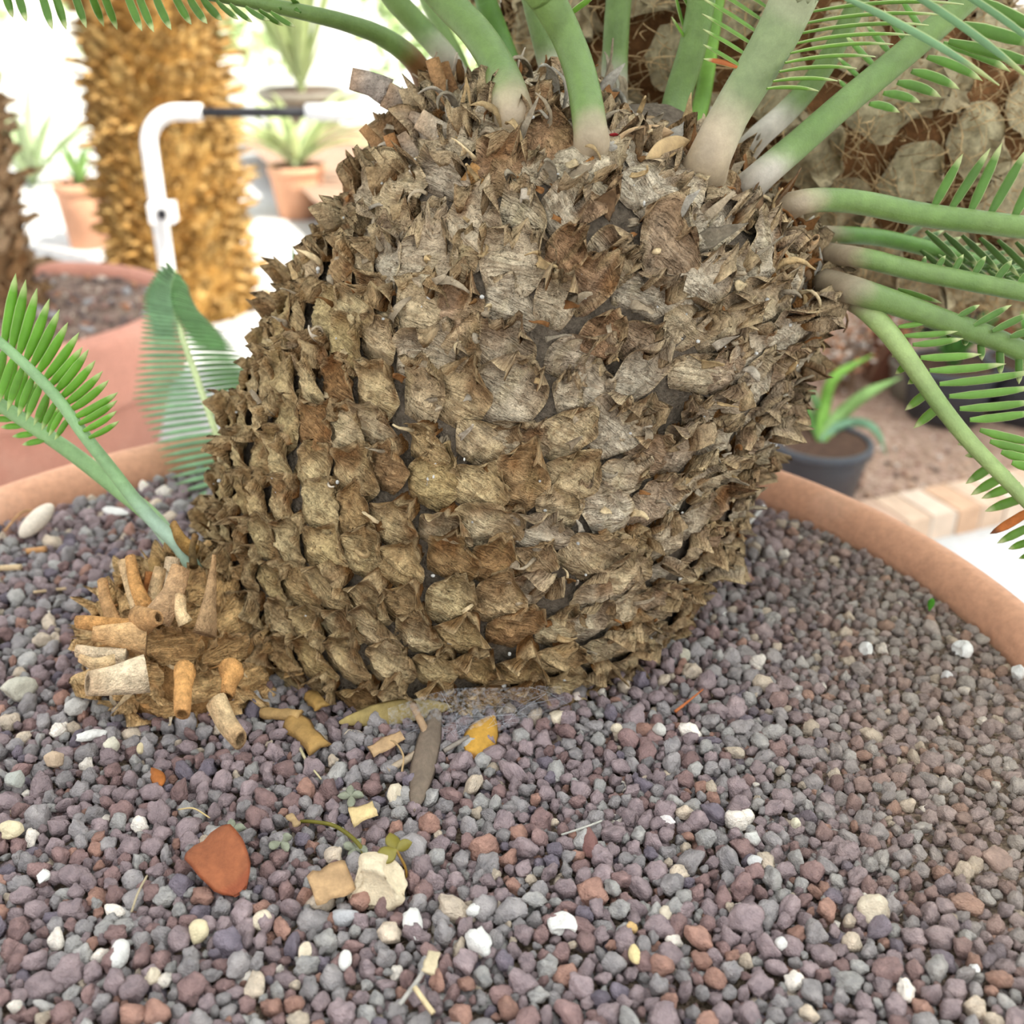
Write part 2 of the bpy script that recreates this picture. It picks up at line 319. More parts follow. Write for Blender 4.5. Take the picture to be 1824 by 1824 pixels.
def scales(p, du, dv, nn, a, b, H, dry, tint, tone=1.0, nu=13, nv=21, facet=True, bulge=.0022, wrk=.0008, cup=1.0):
    """leaf bases: p,du,dv,nn frames (n,3); a half width, b length, H lift of the tip, dry 0..1 tattered, tint (n,3) colour"""
    n = len(p); r = rng
    u = np.linspace(-1, 1, nu)[None, None, :]; v = np.linspace(0, 1, nv)[None, :, None]
    sd = r.random((n, 1, 1)) * 500; a = a[:, None, None]; b = b[:, None, None]; H = H[:, None, None]; dr = dry[:, None, None]
    nz = lambda fu, fv, o: noise(np.stack(np.broadcast_arrays(u * fu + sd, v * fv + o, sd * .37 + o), -1))
    w = a * (.44 + .56 * np.sin(np.pi * (v * .88 + .06))) * (1 + .12 * nz(.2, 3, 3))
    lean = r.normal(size=(n, 1, 1)) * .25 * (1 + dr)
    x = w * u + lean * a * v * v + a * .10 * (1 + dr) * nz(2, 2.5, 5)
    top = (-.26 * u * u + .13 * nz(3.3, 0, 9) + dr * .14 * nz(6.5, 0, 21)) * v ** 3
    y = b * (v - .42 + top * .8)
    h = H * v ** 1.25 * (1 - .30 * u * u + .30 * nz(1.7, 1.4, 12)) + bulge * np.sin(np.pi * np.clip(v * 1.1, 0, 1)) * (1 - u * u)
    h = h + wrk * np.sin(v * 19 + 3.5 * nz(1.6, .6, 31) + 2 * u) * np.sin(np.pi * v) + .0018 * (1 + 1.2 * dr) * nz(3, 4, 44) * np.minimum(1, v * 4) + .0010 * nz(7, 8, 47) + dr * (.006 * r.normal(size=(n, 1, 1))) * (u * u - .3) * v
    cq = cup * r.uniform(.5, 1.2, (n, 1, 1)) * (1 - .45 * dr)
    rid = (1 - np.abs(np.sin(v * 13 + 2.6 * nz(1.2, .5, 131) - 1.5 * u * u + sd))) ** 2 * np.exp(-((v - .36) / .24) ** 2)
    h = h + .0034 * cup * rid * (1 - u ** 4) + cq * (H * .75 * np.abs(u) ** 2.6 * sstep(.25, .85, v) - .0042 * np.exp(-((v - .74) / .17) ** 2) * (1 - u * u) + .0030 * np.exp(-((v - .28) / .16) ** 2) * (1 - u * u))
    lip = sstep(.68, 1, v); cur = r.random((n, 1, 1)) * (.5 + dr)
    h = h + lip * H * (.30 * nz(2.2, 0, 55) + cur * .55 + dr * .5 * nz(3.5, 0, 61)); y = y - lip * cur * b * .14
    h = h + lip * np.abs(u) ** 3 * H * .45 * cur
    R = [np.stack(np.broadcast_arrays(x, y, h), -1)]
    tan_ = np.broadcast_to(tint[:, None, None, :], (n, nv, nu, 3)).copy()
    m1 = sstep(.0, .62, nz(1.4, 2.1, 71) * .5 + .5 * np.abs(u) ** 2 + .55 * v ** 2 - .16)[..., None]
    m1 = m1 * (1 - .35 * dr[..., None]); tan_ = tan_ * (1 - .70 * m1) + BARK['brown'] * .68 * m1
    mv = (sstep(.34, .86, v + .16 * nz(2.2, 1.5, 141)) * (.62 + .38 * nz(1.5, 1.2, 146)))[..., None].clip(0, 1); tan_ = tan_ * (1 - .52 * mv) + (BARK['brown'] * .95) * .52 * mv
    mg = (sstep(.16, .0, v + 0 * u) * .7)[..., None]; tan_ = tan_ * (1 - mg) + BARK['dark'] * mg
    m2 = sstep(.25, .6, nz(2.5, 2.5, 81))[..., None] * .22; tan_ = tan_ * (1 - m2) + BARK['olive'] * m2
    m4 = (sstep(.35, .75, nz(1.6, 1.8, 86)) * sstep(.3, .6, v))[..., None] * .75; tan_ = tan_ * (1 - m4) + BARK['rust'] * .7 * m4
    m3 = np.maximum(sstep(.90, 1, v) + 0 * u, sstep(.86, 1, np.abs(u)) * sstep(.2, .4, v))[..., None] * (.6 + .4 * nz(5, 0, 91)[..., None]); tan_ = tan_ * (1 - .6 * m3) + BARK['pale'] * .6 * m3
    Cc = [tan_]
    if facet:
        nf = 5; f = (np.arange(1, nf) / (nf - 1))[None, :, None]; rec = r.uniform(-.10, .22, (n, 1, 1))
        xl, yl, hl = [q[:, -1:, :] for q in np.broadcast_arrays(x, y, h)]
        thk = .0013 + .0014 * (1 - dr)
        fx = xl * (1 - .25 * f); fy = yl + b * rec * f + thk * np.minimum(1, f * 2.2) - .12 * b * np.sin(np.pi * f) * (1 + dr); fh = hl * (1 - f) - .006 * f - .25 * H * np.sin(np.pi * f) + .0008 * nz(6, 7, 15)[:, :nf - 1]
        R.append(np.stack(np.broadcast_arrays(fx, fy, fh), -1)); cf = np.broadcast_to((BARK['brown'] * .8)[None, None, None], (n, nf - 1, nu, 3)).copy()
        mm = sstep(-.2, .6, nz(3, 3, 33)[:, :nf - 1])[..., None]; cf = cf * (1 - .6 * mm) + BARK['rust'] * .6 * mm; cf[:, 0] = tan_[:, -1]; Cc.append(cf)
    R = np.concatenate(R, 1); Cc = np.concatenate(Cc, 1); rows = R.shape[1]
    W = p[:, None, None] + R[..., 0:1] * du[:, None, None] + R[..., 1:2] * dv[:, None, None] + R[..., 2:3] * nn[:, None, None]
    global GRAIN
    GRAIN = np.stack(np.broadcast_arrays(u * .5 + sd, np.linspace(0, rows / nv, rows)[None, :, None], sd * .31), -1).reshape(-1, 3)
    F = (grid_faces(rows, nu)[None] + (np.arange(n) * rows * nu)[:, None, None]).reshape(-1, 4)
    return W.reshape(-1, 3), F, Cc.reshape(-1, 3) * tone
def ribbon(p, d, up, L, w, curl, twist, c, n=9, taper=.5, th=.0005, arc=.5):
    """a dry curled strip starting at p along d, curling about d x up"""
    d = unit(d); s = unit(np.cross(d, up)); pts = [np.array(p, float)]; D = d.copy(); S = [s.copy()]; ds = L / (n - 1)
    for k in range(n - 1):
        R = rotm(s, curl * ds / L * (1 + .8 * k / n)); D = R @ D; R2 = rotm(D, twist / n); s = R2 @ s; pts.append(pts[-1] + D * ds); S.append(s.copy())
    p = np.array(pts); S = np.array(S); T = unit(np.gradient(p, axis=0)); N = unit(np.cross(S, T)); u = np.linspace(0, 1, n)
    wd = w / 2 * (1 - taper * u ** 1.5) * (1 + .18 * noise(np.stack([u * 6, u * 0 + rng.random() * 99, u * 0], -1)))
    x = np.array([-1, -.6, 0, .6, 1, .6, 0, -.6]); k = np.array([0, 1, 1, 1, 0, -1, -1, -1])
    V = p[:, None] + (wd[:, None] * x)[..., None] * S[:, None] + ((arc * np.abs(x) ** 2)[None] * wd[:, None] + th * k[None])[..., None] * N[:, None]
    V = V + .0006 * fbm(V * 260, 2)[..., None]
    C = np.tile(np.asarray(c, float), (n * 8, 1)) * (1 + .25 * noise(V.reshape(-1, 3) * 200))[:, None]
    e = (n - 1) * 8; capf = np.array([[0, 1, 2, 7], [2, 3, 4, 5], [2, 5, 6, 7]]); 
    return V.reshape(-1, 3), [grid_faces(n, 8, True), capf[:, ::-1], capf + e], C

cyc = empty('cycad', (TB[0], TB[1], 0)); tag(cyc, 'large leaning barrel trunked cycad armoured with brown leaf bases in the bowl', 'cycad')
s_ = np.linspace(-.10, 1.08, 60); ph_ = np.linspace(0, 2 * np.pi, 97)[:-1]
V = trunk(s_[:, None] + 0 * ph_[None], ph_[None] + 0 * s_[:, None]); V = V + .0035 * fbm(V * 45, 3)[..., None]
tr_o = mk('trunk', V.reshape(-1, 3), grid_faces(60, 96, True), M_core, cyc)
# phyllotaxis over the barrel
NS = 690; sg = np.linspace(-.06, 1.03, 800); rs = np.interp(sg, _ss, _rr); ds_ = np.hypot(np.gradient(np.interp(sg, _ss, _rr)), np.gradient(sg * TL)); cum = np.cumsum(rs * ds_); cum /= cum[-1]
S = np.interp((np.arange(NS) + .5) / NS, cum, sg); PH = (np.arange(NS) * 2.399963) % (2 * np.pi)
p, du, dv, nn = trunk_frame(S, PH)
xr = (p[:, 0] - TB[0]) / .18
dry = sstep(.30, .80, S + .22 * xr + .10 * rng.normal(size=NS))
S = S + .006 * rng.normal(size=NS); PH = PH + (.012 + .03 * dry) * rng.normal(size=NS)
p, du, dv, nn = trunk_frame(S, PH)
keep = p[:, 2] > -.02; p, du, dv, nn, dry, S, PH, xr = [q[keep] for q in (p, du, dv, nn, dry, S, PH, xr)]; n_ = len(p)
rot = rng.normal(size=n_) * (.06 + .20 * dry); du, dv = du * np.cos(rot)[:, None] + dv * np.sin(rot)[:, None], dv * np.cos(rot)[:, None] - du * np.sin(rot)[:, None]
a = .0168 * (1 - .12 * dry) * (1 + .18 * rng.normal(size=n_) * (.5 + dry)); b = .0375 * (1 + .16 * rng.normal(size=n_) * (.4 + dry) + .12 * dry); H = .0105 * (1 + .25 * rng.normal(size=n_) - .15 * dry)
H *= np.interp(S, [.9, 1.03], [1, .6]); a = a.clip(.010, .025); b = b.clip(.02, .05); H = H.clip(.003, .02)
mixw = rng.random((n_, 1)); base = BARK['tan'] * (1 - mixw) + BARK['pale'] * mixw
gmix = (np.clip(.75 * dry + .3 * sstep(.2, .9, xr) + .22 * rng.normal(size=n_), 0, 1))[:, None]; base = base * (1 - gmix) + srgb(194, 181, 160) * gmix
omix = (np.clip((1 - dry) * .25 - .15 * xr + .15 * rng.normal(size=n_), 0, .8))[:, None]; base = base * (1 - omix) + BARK['olive'] * omix
rmix = ((rng.random(n_) < .34) * rng.random(n_) * .75)[:, None]; base = base * (1 - rmix) + BARK['rust'] * rmix
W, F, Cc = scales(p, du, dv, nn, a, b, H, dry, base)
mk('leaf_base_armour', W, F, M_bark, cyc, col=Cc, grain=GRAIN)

# tattered scraps curling off the upper barrel
mb = MB()
def scrap_col(): 
    k = rng.random(); c = [BARK['tan'], BARK['grey'], BARK['brown'], BARK['rust'], BARK['dust'], BARK['pale'], srgb(190, 176, 156), BARK['dust']][rng.integers(8)]; return c * (.8 + .4 * k)
cand = 0
while cand < 620:
    s0 = rng.random() ** .65 * 1.04; ph0 = rng.random() * 2 * np.pi
    q, d1, d2, d3 = [x[0] for x in trunk_frame(np.array([s0]), np.array([ph0]))]
    xx = (q[0] - TB[0]) / .18
    if q[2] < .01 or rng.random() > sstep(.05, .6, s0 + .25 * xx) + .06: continue
    cand += 1
    d = d3 * rng.uniform(.25, 1.0) + d2 * rng.uniform(-.1, 1.0) + d1 * rng.normal() * .6
    L = rng.uniform(.008, .022) * (1.35 if s0 > .8 else 1) * (.7 if xx > .5 else 1); w_ = rng.uniform(.002, .007)
    V, F, C_ = ribbon(q + d3 * rng.uniform(.002, .009), d, d3, L, w_, rng.normal() * 2.6, rng.normal() * 1.2, scrap_col(), n=9, taper=rng.uniform(.6, .98), arc=rng.uniform(.2, 1.2)); mb.add(V, F, C_)
o = mb.build('dry_scraps', M_scrap, cyc); o['kind'] = 'stuff'
# pale grit caught between the leaf bases
mb = MB(); VI, FI = ICO[1]
for _ in range(260):
    s0 = rng.uniform(.05, 1.03); ph0 = rng.random() * 2 * np.pi; q, d1, d2, d3 = [x[0] for x in trunk_frame(np.array([s0]), np.array([ph0]))]
    if q[2] < .01: continue
    mb.add(q + d3 * rng.uniform(.004, .010) + VI * rng.uniform(.0005, .0016) * rng.uniform(.6, 1.3, 3), FI, srgb(226, 222, 214) * rng.uniform(.6, 1))
o = mb.build('grit', M_stone, cyc); o['kind'] = 'stuff'

# ------------------------------------------------------------------ fronds
GREEN = srgb(96, 136, 54); BRIGHT = srgb(116, 158, 58); GLAUC = srgb(146, 184, 140); PETI = srgb(106, 130, 68); DARKG = srgb(78, 112, 44); EDGE = srgb(206, 214, 150)
def frond(parent, path, widths, col=PETI, basecol=None, base_t=.12, leaflets=(), lcol=GREEN, n=26, flat=.9, name='frond', fuzz=0.0, edge=EDGE):
    """path rows (px, py, depth); widths in px; leaflets rows (bx,by,tx,ty,w_px,D_base,D_tip,face,bend[,col])"""
    path = [tuple(q) for q in path]
    if basecol is not None and parent is cyc: path[0] = (path[0][0], path[0][1], path[0][2] + .035)
    pts = np.array([P(*q) for q in path]); Dm = np.interp(np.linspace(0, 1, len(widths)), np.linspace(0, 1, len(path)), [q[2] for q in path])
    rad = np.array(widths) * Dm / FPX / 2; ext = None
    if parent is cyc:                       # the frond carries on beyond the picture
        d = unit(pts[-1] - pts[-2]); q1 = pts[-1] + d * .16; q2 = q1 + unit(d + np.array([0, 0, -.25])) * .22
        m0 = len(pts); pts = np.vstack([pts, q1, q2]); r_end = rad[-1]
        rad = np.r_[np.interp(np.linspace(0, 1, m0), np.linspace(0, 1, len(rad)), rad), r_end * .85, r_end * .5]; n = n + 16; ext = (pts[m0 - 1], q1, q2)
        base_t = base_t * (m0 - 1) / (m0 + 1)
    V, F = tube(pts, rad, n=n, seg=14, flat=flat)
    t = np.repeat(np.linspace(0, 1, n), 14); t = np.r_[t, 0, 1]
    nz = fbm(V * 40, 3)
    c = np.tile(col, (len(V), 1)) * (1 + .16 * nz)[:, None]
    dk = sstep(.15, .5, fbm(V * 22 + 9, 2))[:, None] * .45; c = c * (1 - dk) + DARKG * 1.05 * dk
    if basecol is not None:
        k = (1 - sstep(base_t * .6 + .08, base_t * 1.5 + .10, t + .06 * nz))[:, None]; c = c * (1 - k) + basecol * (1 + .3 * nz)[:, None] * k
    o = mk(name, V, F, M_petiole, parent, col=c)
    if leaflets or ext:
        mb = MB()
        if ext:
            ep = spline(ext, 16)[3:]; et = unit(np.gradient(ep, axis=0)); es = unit(np.cross(et, [0, 0, 1.0]))
            for k in range(len(ep)):
                for sgn in (-1, 1):
                    L_ = .075 * rng.uniform(.9, 1.1); V, F, C_ = leaf(ep[k], ep[k] + (es[k] * sgn + et[k] * .55 + [0, 0, .12]) * L_, .0062, .3, .03, np.asarray(lcol) * rng.uniform(.9, 1.1), edge, tipc=edge * .9); mb.add(V, F, C_)
            mb.build('leaflets', M_leaf, o); mb = MB()
        for q in leaflets:
            bx, by, tx, ty, w_, Db, Dt, face, bend = q[:9]; cc = q[9] if len(q) > 9 else lcol
            V, F, C_ = leaf(P(bx, by, Db), P(tx, ty, Dt), px2m(w_, Db), face, bend, np.asarray(cc) * rng.uniform(.88, 1.12), edge, tipc=edge * .9)
            mb.add(V, F, C_)
        if leaflets: mb.build('leaflets', M_leaf, o)
    return o
GREY_B = srgb(168, 150, 124); WHITE_B = srgb(190, 180, 164)
D0 = .70
# far-left frond arching out over the left, leaflets hanging from it
lf = []
tips = [(23, 32), (47, 38), (93, 52), (118, 53), (154, 50), (185, 47), (209, 53), (253, 55), (274, 57), (305, 53), (341, 44), (369, 42), (396, 37), (425, 35), (450, 40), (480, 36), (505, 46), (527, 48)]
for i, (tx, ty) in enumerate(tips):
    by = np.interp(tx, [0, 340, 440, 530, 560], [-42, -18, 5, 22, 30]); bx = tx - np.interp(tx, [0, 440, 530], [22, 40, 45])
    lf.append((bx, by, tx, ty, 15 if tx < 420 else 10, .64, .64 + .01 * rng.normal(), .15, -.04, srgb(92, 132, 46)))
for tx, ty, bx, by in ((425, -8, 440, 8), (488, 5, 500, 16), (510, 12, 535, 22), (535, 18, 520, 0)): lf.append((bx, by, tx, ty - 8, 9, .65, .66, .3, 0))
frond(cyc, [(775, 190, .74), (745, 118, .72), (690, 70, .70), (620, 42, .68), (540, 22, .66), (440, 2, .65), (330, -16, .64), (150, -36, .64), (-40, -50, .64)], [50, 40, 37, 33, 29, 25, 22, 18, 14], PETI * .95, BARK['brown'], .07, lf, GREEN)
frond(cyc, [(838, 190, .78), (800, 110, .76), (745, 45, .75), (700, -5, .74), (660, -70, .73)], [44, 42, 42, 42, 40], PETI, WHITE_B, .2)
frond(cyc, [(840, 165, .84), (812, 95, .84), (775, 30, .84), (740, -40, .84)], [24, 25, 25, 24], PETI)
frond(cyc, [(928, 285, .605), (914, 195, .612), (890, 125, .63), (850, 60, .64), (800, 8, .645), (755, -40, .64), (700, -90, .63)], [88, 72, 62, 58, 56, 54, 50], PETI * .92, GREY_B, .12)
frond(cyc, [(912, 130, .78), (890, 70, .78), (868, 10, .77), (850, -50, .76)], [44, 42, 40, 38], DARKG * 1.15)
frond(cyc, [(1008, 235, .72), (992, 150, .72), (975, 90, .71), (955, 20, .70), (935, -50, .69)], [62, 52, 47, 42, 40], PETI * .85, WHITE_B, .3)
frond(cyc, [(1060, 320, .585), (1052, 235, .588), (1036, 140, .595), (1012, 70, .595), (978, 5, .585), (930, -70, .57)], [84, 62, 57, 56, 62, 70], PETI * .9, GREY_B, .10, [(1012, 28, 1062, -8, 11, .60, .59, .3, .02, BRIGHT)])
frond(cyc, [(1098, 235, .77), (1094, 170, .77), (1096, 90, .76), (1102, 0, .75), (1108, -60, .74)], [50, 48, 46, 46, 45], PETI * .95, WHITE_B, .22)
frond(cyc, [(1192, 250, .70), (1208, 170, .70), (1232, 90, .69), (1248, 10, .68), (1256, -60, .67)], [56, 50, 50, 50, 50], PETI * .98, None, .1,
      [(1222, 62, 1200, -20, 9, .69, .68, .9, 0, BRIGHT), (1238, 30, 1205, -30, 9, .69, .68, .9, 0, BRIGHT), (1228, 78, 1196, 30, 8, .69, .67, .9, 0, BRIGHT)])
frond(cyc, [(1232, 245, .78), (1250, 180, .78), (1262, 110, .77), (1275, 20, .76)], [30, 30, 28, 26], BRIGHT * .95)
# stout pale stalk reaching towards the viewer, with its comb of narrow leaflets
lf = []
rb = [(1448, 0), (1440, 22), (1432, 42), (1424, 60), (1416, 78), (1407, 95), (1398, 112), (1388, 128), (1377, 145), (1366, 158)]
for i, (bx, by) in enumerate(rb):
    L = np.interp(i, [0, 9], [300, 92]); tx = bx + L; ty = by + np.interp(i, [0, 5, 9], [-14, -16, 4])
    lf.append((bx, by, tx, ty, 9, .585, .60, .75, .03, BRIGHT * .95))
lb = [(1376, 20), (1366, 42), (1356, 62), (1345, 82), (1333, 100), (1320, 118)]
for i, (bx, by) in enumerate(lb):
    L = np.interp(i, [0, 5], [150, 75]); lf.append((bx, by, bx - L * .9, by - L * .62 + 8, 9, .59, .60, .7, .02, BRIGHT * .95))
for i in range(5): lf.append((1385 + i * 9, 0 - i * 20, 1270 + i * 10, -70 - i * 12, 9, .585, .6, .7, 0))
lf.append((1322, 122, 1253, 105, 11, .59, .60, .4, .03, srgb(196, 110, 50)))
J = frond(cyc, [(1240, 345, .61), (1262, 285, .61), (1300, 205, .605), (1345, 130, .595), (1385, 60, .585), (1418, -10, .575), (1450, -80, .56)], [96, 80, 72, 76, 82, 86, 90], srgb(150, 154, 118), GREY_B, .2, lf, BRIGHT)
frond(cyc, [(1305, 300, .72), (1345, 250, .72), (1400, 200, .715), (1445, 150, .71), (1490, 80, .70), (1530, 0, .69)], [50, 46, 44, 42, 40, 38], PETI * .85, WHITE_B, .25)
lf = [(1652, 102, 1750, 144, 17, .65, .66, .1, .04), (1624, 127, 1709, 159, 18, .65, .66, .1, .04), (1599, 147, 1676, 173, 18, .65, .66, .1, .04), (1574, 166, 1639, 183, 16, .65, .66, .1, .04), (1549, 185, 1602, 200, 15, .65, .66, .1, .04),
      (1680, 78, 1800, 128, 18, .645, .66, .1, .04), (1536, 142, 1490, 100, 10, .65, .67, .4, 0), (1562, 122, 1505, 62, 12, .65, .67, .4, 0), (1590, 100, 1540, 40, 12, .65, .67, .4, 0), (1618, 78, 1575, 18, 12, .65, .67, .4, 0), (1645, 56, 1600, -10, 12, .65, .67, .4, 0), (1512, 160, 1494, 142, 9, .65, .66, .4, 0)]
frond(cyc, [(1312, 355, .63), (1350, 318, .635), (1420, 258, .64), (1500, 188, .645), (1580, 122, .65), (1660, 55, .65), (1740, -15, .65), (1810, -80, .65)], [70, 58, 54, 52, 52, 50, 46, 42], PETI * .95, WHITE_B, .1, lf, GREEN * 1.15)
# three fronds swinging out low on the right
lf = [(1660, 374, 1715, 274, 17, .66, .65, .1, .0), (1690, 378, 1764, 264, 17, .66, .65, .1, .0), (1726, 383, 1785, 254, 18, .66, .65, .1, .0), (1760, 388, 1832, 262, 18, .66, .65, .1, .0), (1802, 396, 1860, 280, 18, .66, .65, .1, .0)]
for i in range(7): bx = 1650 + i * 32; lf.append((bx, 412 + i * 4, bx + 62 + i * 3, 470 + i * 8, 13, .68, .70, .3, 0, DARKG * 1.1))
frond(cyc, [(1372, 385, .64), (1420, 362, .645), (1475, 356, .65), (1540, 362, .655), (1640, 382, .66), (1740, 395, .66), (1850, 408, .66)], [66, 50, 46, 46, 46, 45, 44], PETI * 1.05, GREY_B, .13, lf, GREEN)
lf = [(1600 + i * 30, 428 + i * 9, 1650 + i * 32, 398 + i * 12, 13, .74, .76, .3, 0, DARKG) for i in range(7)] + [(1640 + i * 30, 446 + i * 9, 1690 + i * 30, 490 + i * 9, 12, .74, .75, .3, 0, DARKG) for i in range(6)]
frond(cyc, [(1425, 420, .72), (1490, 418, .73), (1570, 424, .74), (1650, 442, .745), (1740, 466, .75), (1850, 500, .75)], [34, 34, 33, 31, 30, 28], DARKG * 1.2, GREY_B, .06, lf, DARKG)
lf = [(1644, 478, 1648, 456, 10, .65, .65, .2, 0), (1668, 480, 1684, 455, 11, .65, .65, .2, 0), (1698, 485, 1716, 453, 12, .65, .65, .2, 0), (1733, 492, 1756, 456, 13, .65, .65, .2, 0), (1773, 500, 1803, 463, 14, .65, .65, .2, 0), (1812, 508, 1850, 470, 14, .65, .65, .2, 0)]
lf += [(1740 + i * 26, 470 + i * 10, 1800 + i * 26, 445 + i * 14, 12, .7, .71, .3, 0, DARKG) for i in range(4)]
frond(cyc, [(1478, 452, .64), (1540, 460, .645), (1620, 480, .65), (1720, 500, .65), (1850, 526, .65)], [42, 40, 40, 39, 37], PETI * .92, GREY_B, .08, lf, GREEN * .85)
lf = [(1705, 565, 1745, 543, 11, .64, .64, .2, 0), (1735, 580, 1802, 543, 13, .64, .64, .2, 0), (1768, 590, 1836, 558, 14, .64, .64, .2, 0), (1800, 600, 1850, 585, 14, .64, .64, .2, 0), (1688, 590, 1692, 604, 10, .65, .65, .2, 0), (1718, 600, 1720, 616, 12, .65, .65, .2, 0), (1746, 606, 1749, 642, 14, .65, .65, .2, 0), (1780, 615, 1782, 668, 15, .65, .65, .2, 0), (1815, 628, 1815, 684, 15, .65, .65, .2, 0), (1600, 515, 1678, 540, 10, .66, .67, .2, 0, BRIGHT)]
frond(cyc, [(1472, 505, .63), (1530, 520, .635), (1600, 542, .64), (1690, 575, .645), (1770, 603, .65), (1850, 640, .655)], [58, 54, 49, 46, 44, 42], PETI * .85, GREY_B * .8, .08, lf, GREEN * .9)
RL = [(1600, 582, 1656, 573), (1611, 598, 1706, 590), (1626, 614, 1716, 603), (1640, 637, 1748, 631), (1656, 660, 1792, 648), (1674, 684, 1850, 660), (1691, 706, 1850, 688), (1710, 728, 1850, 714), (1728, 748, 1850, 733), (1746, 766, 1850, 790), (1764, 786, 1850, 806), (1784, 805, 1850, 822), (1803, 824, 1860, 838)]
lf = [(q[0], q[1], q[2], q[3], np.interp(i, [0, 3, 12], [10, 15, 17]), .64, .64, .1, -.02) for i, q in enumerate(RL)]
LL = [(1606, 622, 1589, 636, 12), (1622, 645, 1595, 666, 15), (1640, 668, 1617, 684, 14), (1662, 692, 1612, 731, 17), (1684, 716, 1627, 763, 18), (1705, 742, 1674, 744, 14), (1722, 764, 1690, 769, 14), (1740, 783, 1706, 792, 14), (1762, 806, 1719, 812, 15), (1780, 822, 1720, 862, 18), (1800, 842, 1729, 882, 18), (1818, 862, 1748, 888, 17), (1832, 884, 1754, 911, 18), (1842, 935, 1776, 968, 16), (1842, 962, 1796, 978, 14), (1842, 985, 1815, 995, 10)]
lf += [(*q[:4], q[4], .65, .66, .1, .02, BRIGHT * 1.02) for q in LL]
Q = frond(cyc, [(1488, 518, .65), (1535, 545, .645), (1582, 592, .64), (1625, 650, .64), (1675, 722, .64), (1730, 790, .64), (1790, 852, .64), (1850, 915, .64)], [46, 42, 39, 36, 33, 31, 29, 27], srgb(140, 158, 96), GREY_B * .8, .05, lf, srgb(112, 156, 60))
V, F, C_ = leaf(P(1840, 905, .65), P(1763, 951, .66), px2m(17, .65), .1, -.03, srgb(196, 112, 52), srgb(206, 140, 80), tipc=srgb(120, 70, 40)); o = mk('dry_leaflet', V, F, M_litter, Q, col=C_); o['label'] = 'orange dried leaflet low on the right frond'
# frond tip nearest the viewer crossing the top right corner: broad blurred leaflets
lf = [(1490, -10, 1780, 152, 20, .50, .52, .8, .02, GLAUC), (1600, -25, 1840, 146, 20, .50, .52, .8, .02, GLAUC), (1675, -35, 1870, 100, 18, .50, .52, .8, .02, GLAUC), (1740, 0, 1860, 58, 24, .56, .57, .2, .0), (1716, 44, 1850, 82, 24, .56, .57, .2, .0), (1690, 74, 1860, 118, 22, .57, .57, .3, .0)]
frond(cyc, [(1380, -40, .52), (1500, -50, .50), (1620, -55, .49), (1760, -50, .48), (1900, -40, .48)], [34, 32, 30, 28, 26], PETI, None, 0, lf, GREEN * 1.1)

# ------------------------------------------------------------------ woolly seed cone resting behind the crown
cc = P(1400, 150, .93); ax = unit(RT * math.cos(math.radians(26)) - UP * math.sin(math.radians(26)) + FW * .12); e1 = unit(np.cross(ax, FW)); e2 = np.cross(ax, e1)
La, Lb = px2m(575, .93), px2m(292, .93)
def cone_pt(t, ph):
    c = np.cos(t); s = np.sin(t) ** .85
    return cc + ax * (La * c)[..., None] + e1 * (Lb * s * np.cos(ph))[..., None] + e2 * (Lb * s * np.sin(ph))[..., None]
cone = mk('seed_cone', np.zeros((3, 3)), np.array([[0, 1, 2]]), None, cyc)
th = np.linspace(.02, math.pi - .02, 60); ph = np.linspace(0, 2 * np.pi, 81)[:-1]
V = cone_pt(th[:, None] + 0 * ph, ph + 0 * th[:, None]); nrm = unit(V - cc)
V = V + nrm * (.012 * fbm(V * 26, 3) - .012)[..., None]
WB = srgb(132, 92, 58)
Cw = WB * (1 + .35 * fbm(V * 30 + 5, 3))[..., None]
bpy.data.objects.remove(cone); cone = mk('seed_cone', V.reshape(-1, 3), grid_faces(60, 80, True), M_wool, cyc, col=Cw.reshape(-1, 3)); cone['label'] = 'tan woolly seed cone lying behind the crown'
NC = 150; k = np.arange(NC); tt = np.arccos(1 - 2 * (k + .5) / NC); pp = (k * 2.399963) % (2 * np.pi)
p = cone_pt(tt, pp); du = unit(cone_pt(tt, pp + .01) - cone_pt(tt, pp - .01)); dv = -unit(cone_pt(tt + .01, pp) - cone_pt(tt - .01, pp)); nn = unit(np.cross(du, dv)); sg_ = np.sign(((p - cc) * nn).sum(1)); du = du * sg_[:, None]; nn = nn * sg_[:, None]
mixw = rng.random((NC, 1)); tint = srgb(188, 172, 138) * (1 - mixw) + srgb(164, 152, 116) * mixw
W, F, Cc = scales(p, du, dv, nn, np.full(NC, .029) * rng.uniform(.8, 1.15, NC), np.full(NC, .052) * rng.uniform(.8, 1.2, NC), np.full(NC, .013) * rng.uniform(.5, 1.4, NC), np.full(NC, .6), tint, bulge=.003, wrk=.002)
Cc = Cc * .4 + (srgb(204, 188, 152) * .5); W = W + .0035 * fbm(W * 70, 3)[:, None] * unit(W - cc)
o = mk('cone_scales', W, F, M_wool, cone, col=Cc)
mb = MB()
for _ in range(8000):
    t0 = np.arccos(rng.uniform(-.95, .95)); p0 = rng.random() * 6.283; q = cone_pt(np.array(t0), np.array(p0)); nq = unit(q - cc)
    if nq @ FW > .35: continue
    d = unit(rng.normal(size=3) + nq * .25); L = rng.uniform(.012, .036); d2 = unit(rng.normal(size=3)) * L * .35
    V, F = tube([q + nq * .006, q + d * L * .5 + d2 * .5 + nq * .012, q + d * L + d2 + nq * .004], [.0005, .0004, .0002], n=5, seg=3); mb.add(V, F, srgb(206, 174, 128) * rng.uniform(.6, 1.25))
o = mb.build('wool', M_wool, cone); o['kind'] = 'stuff'

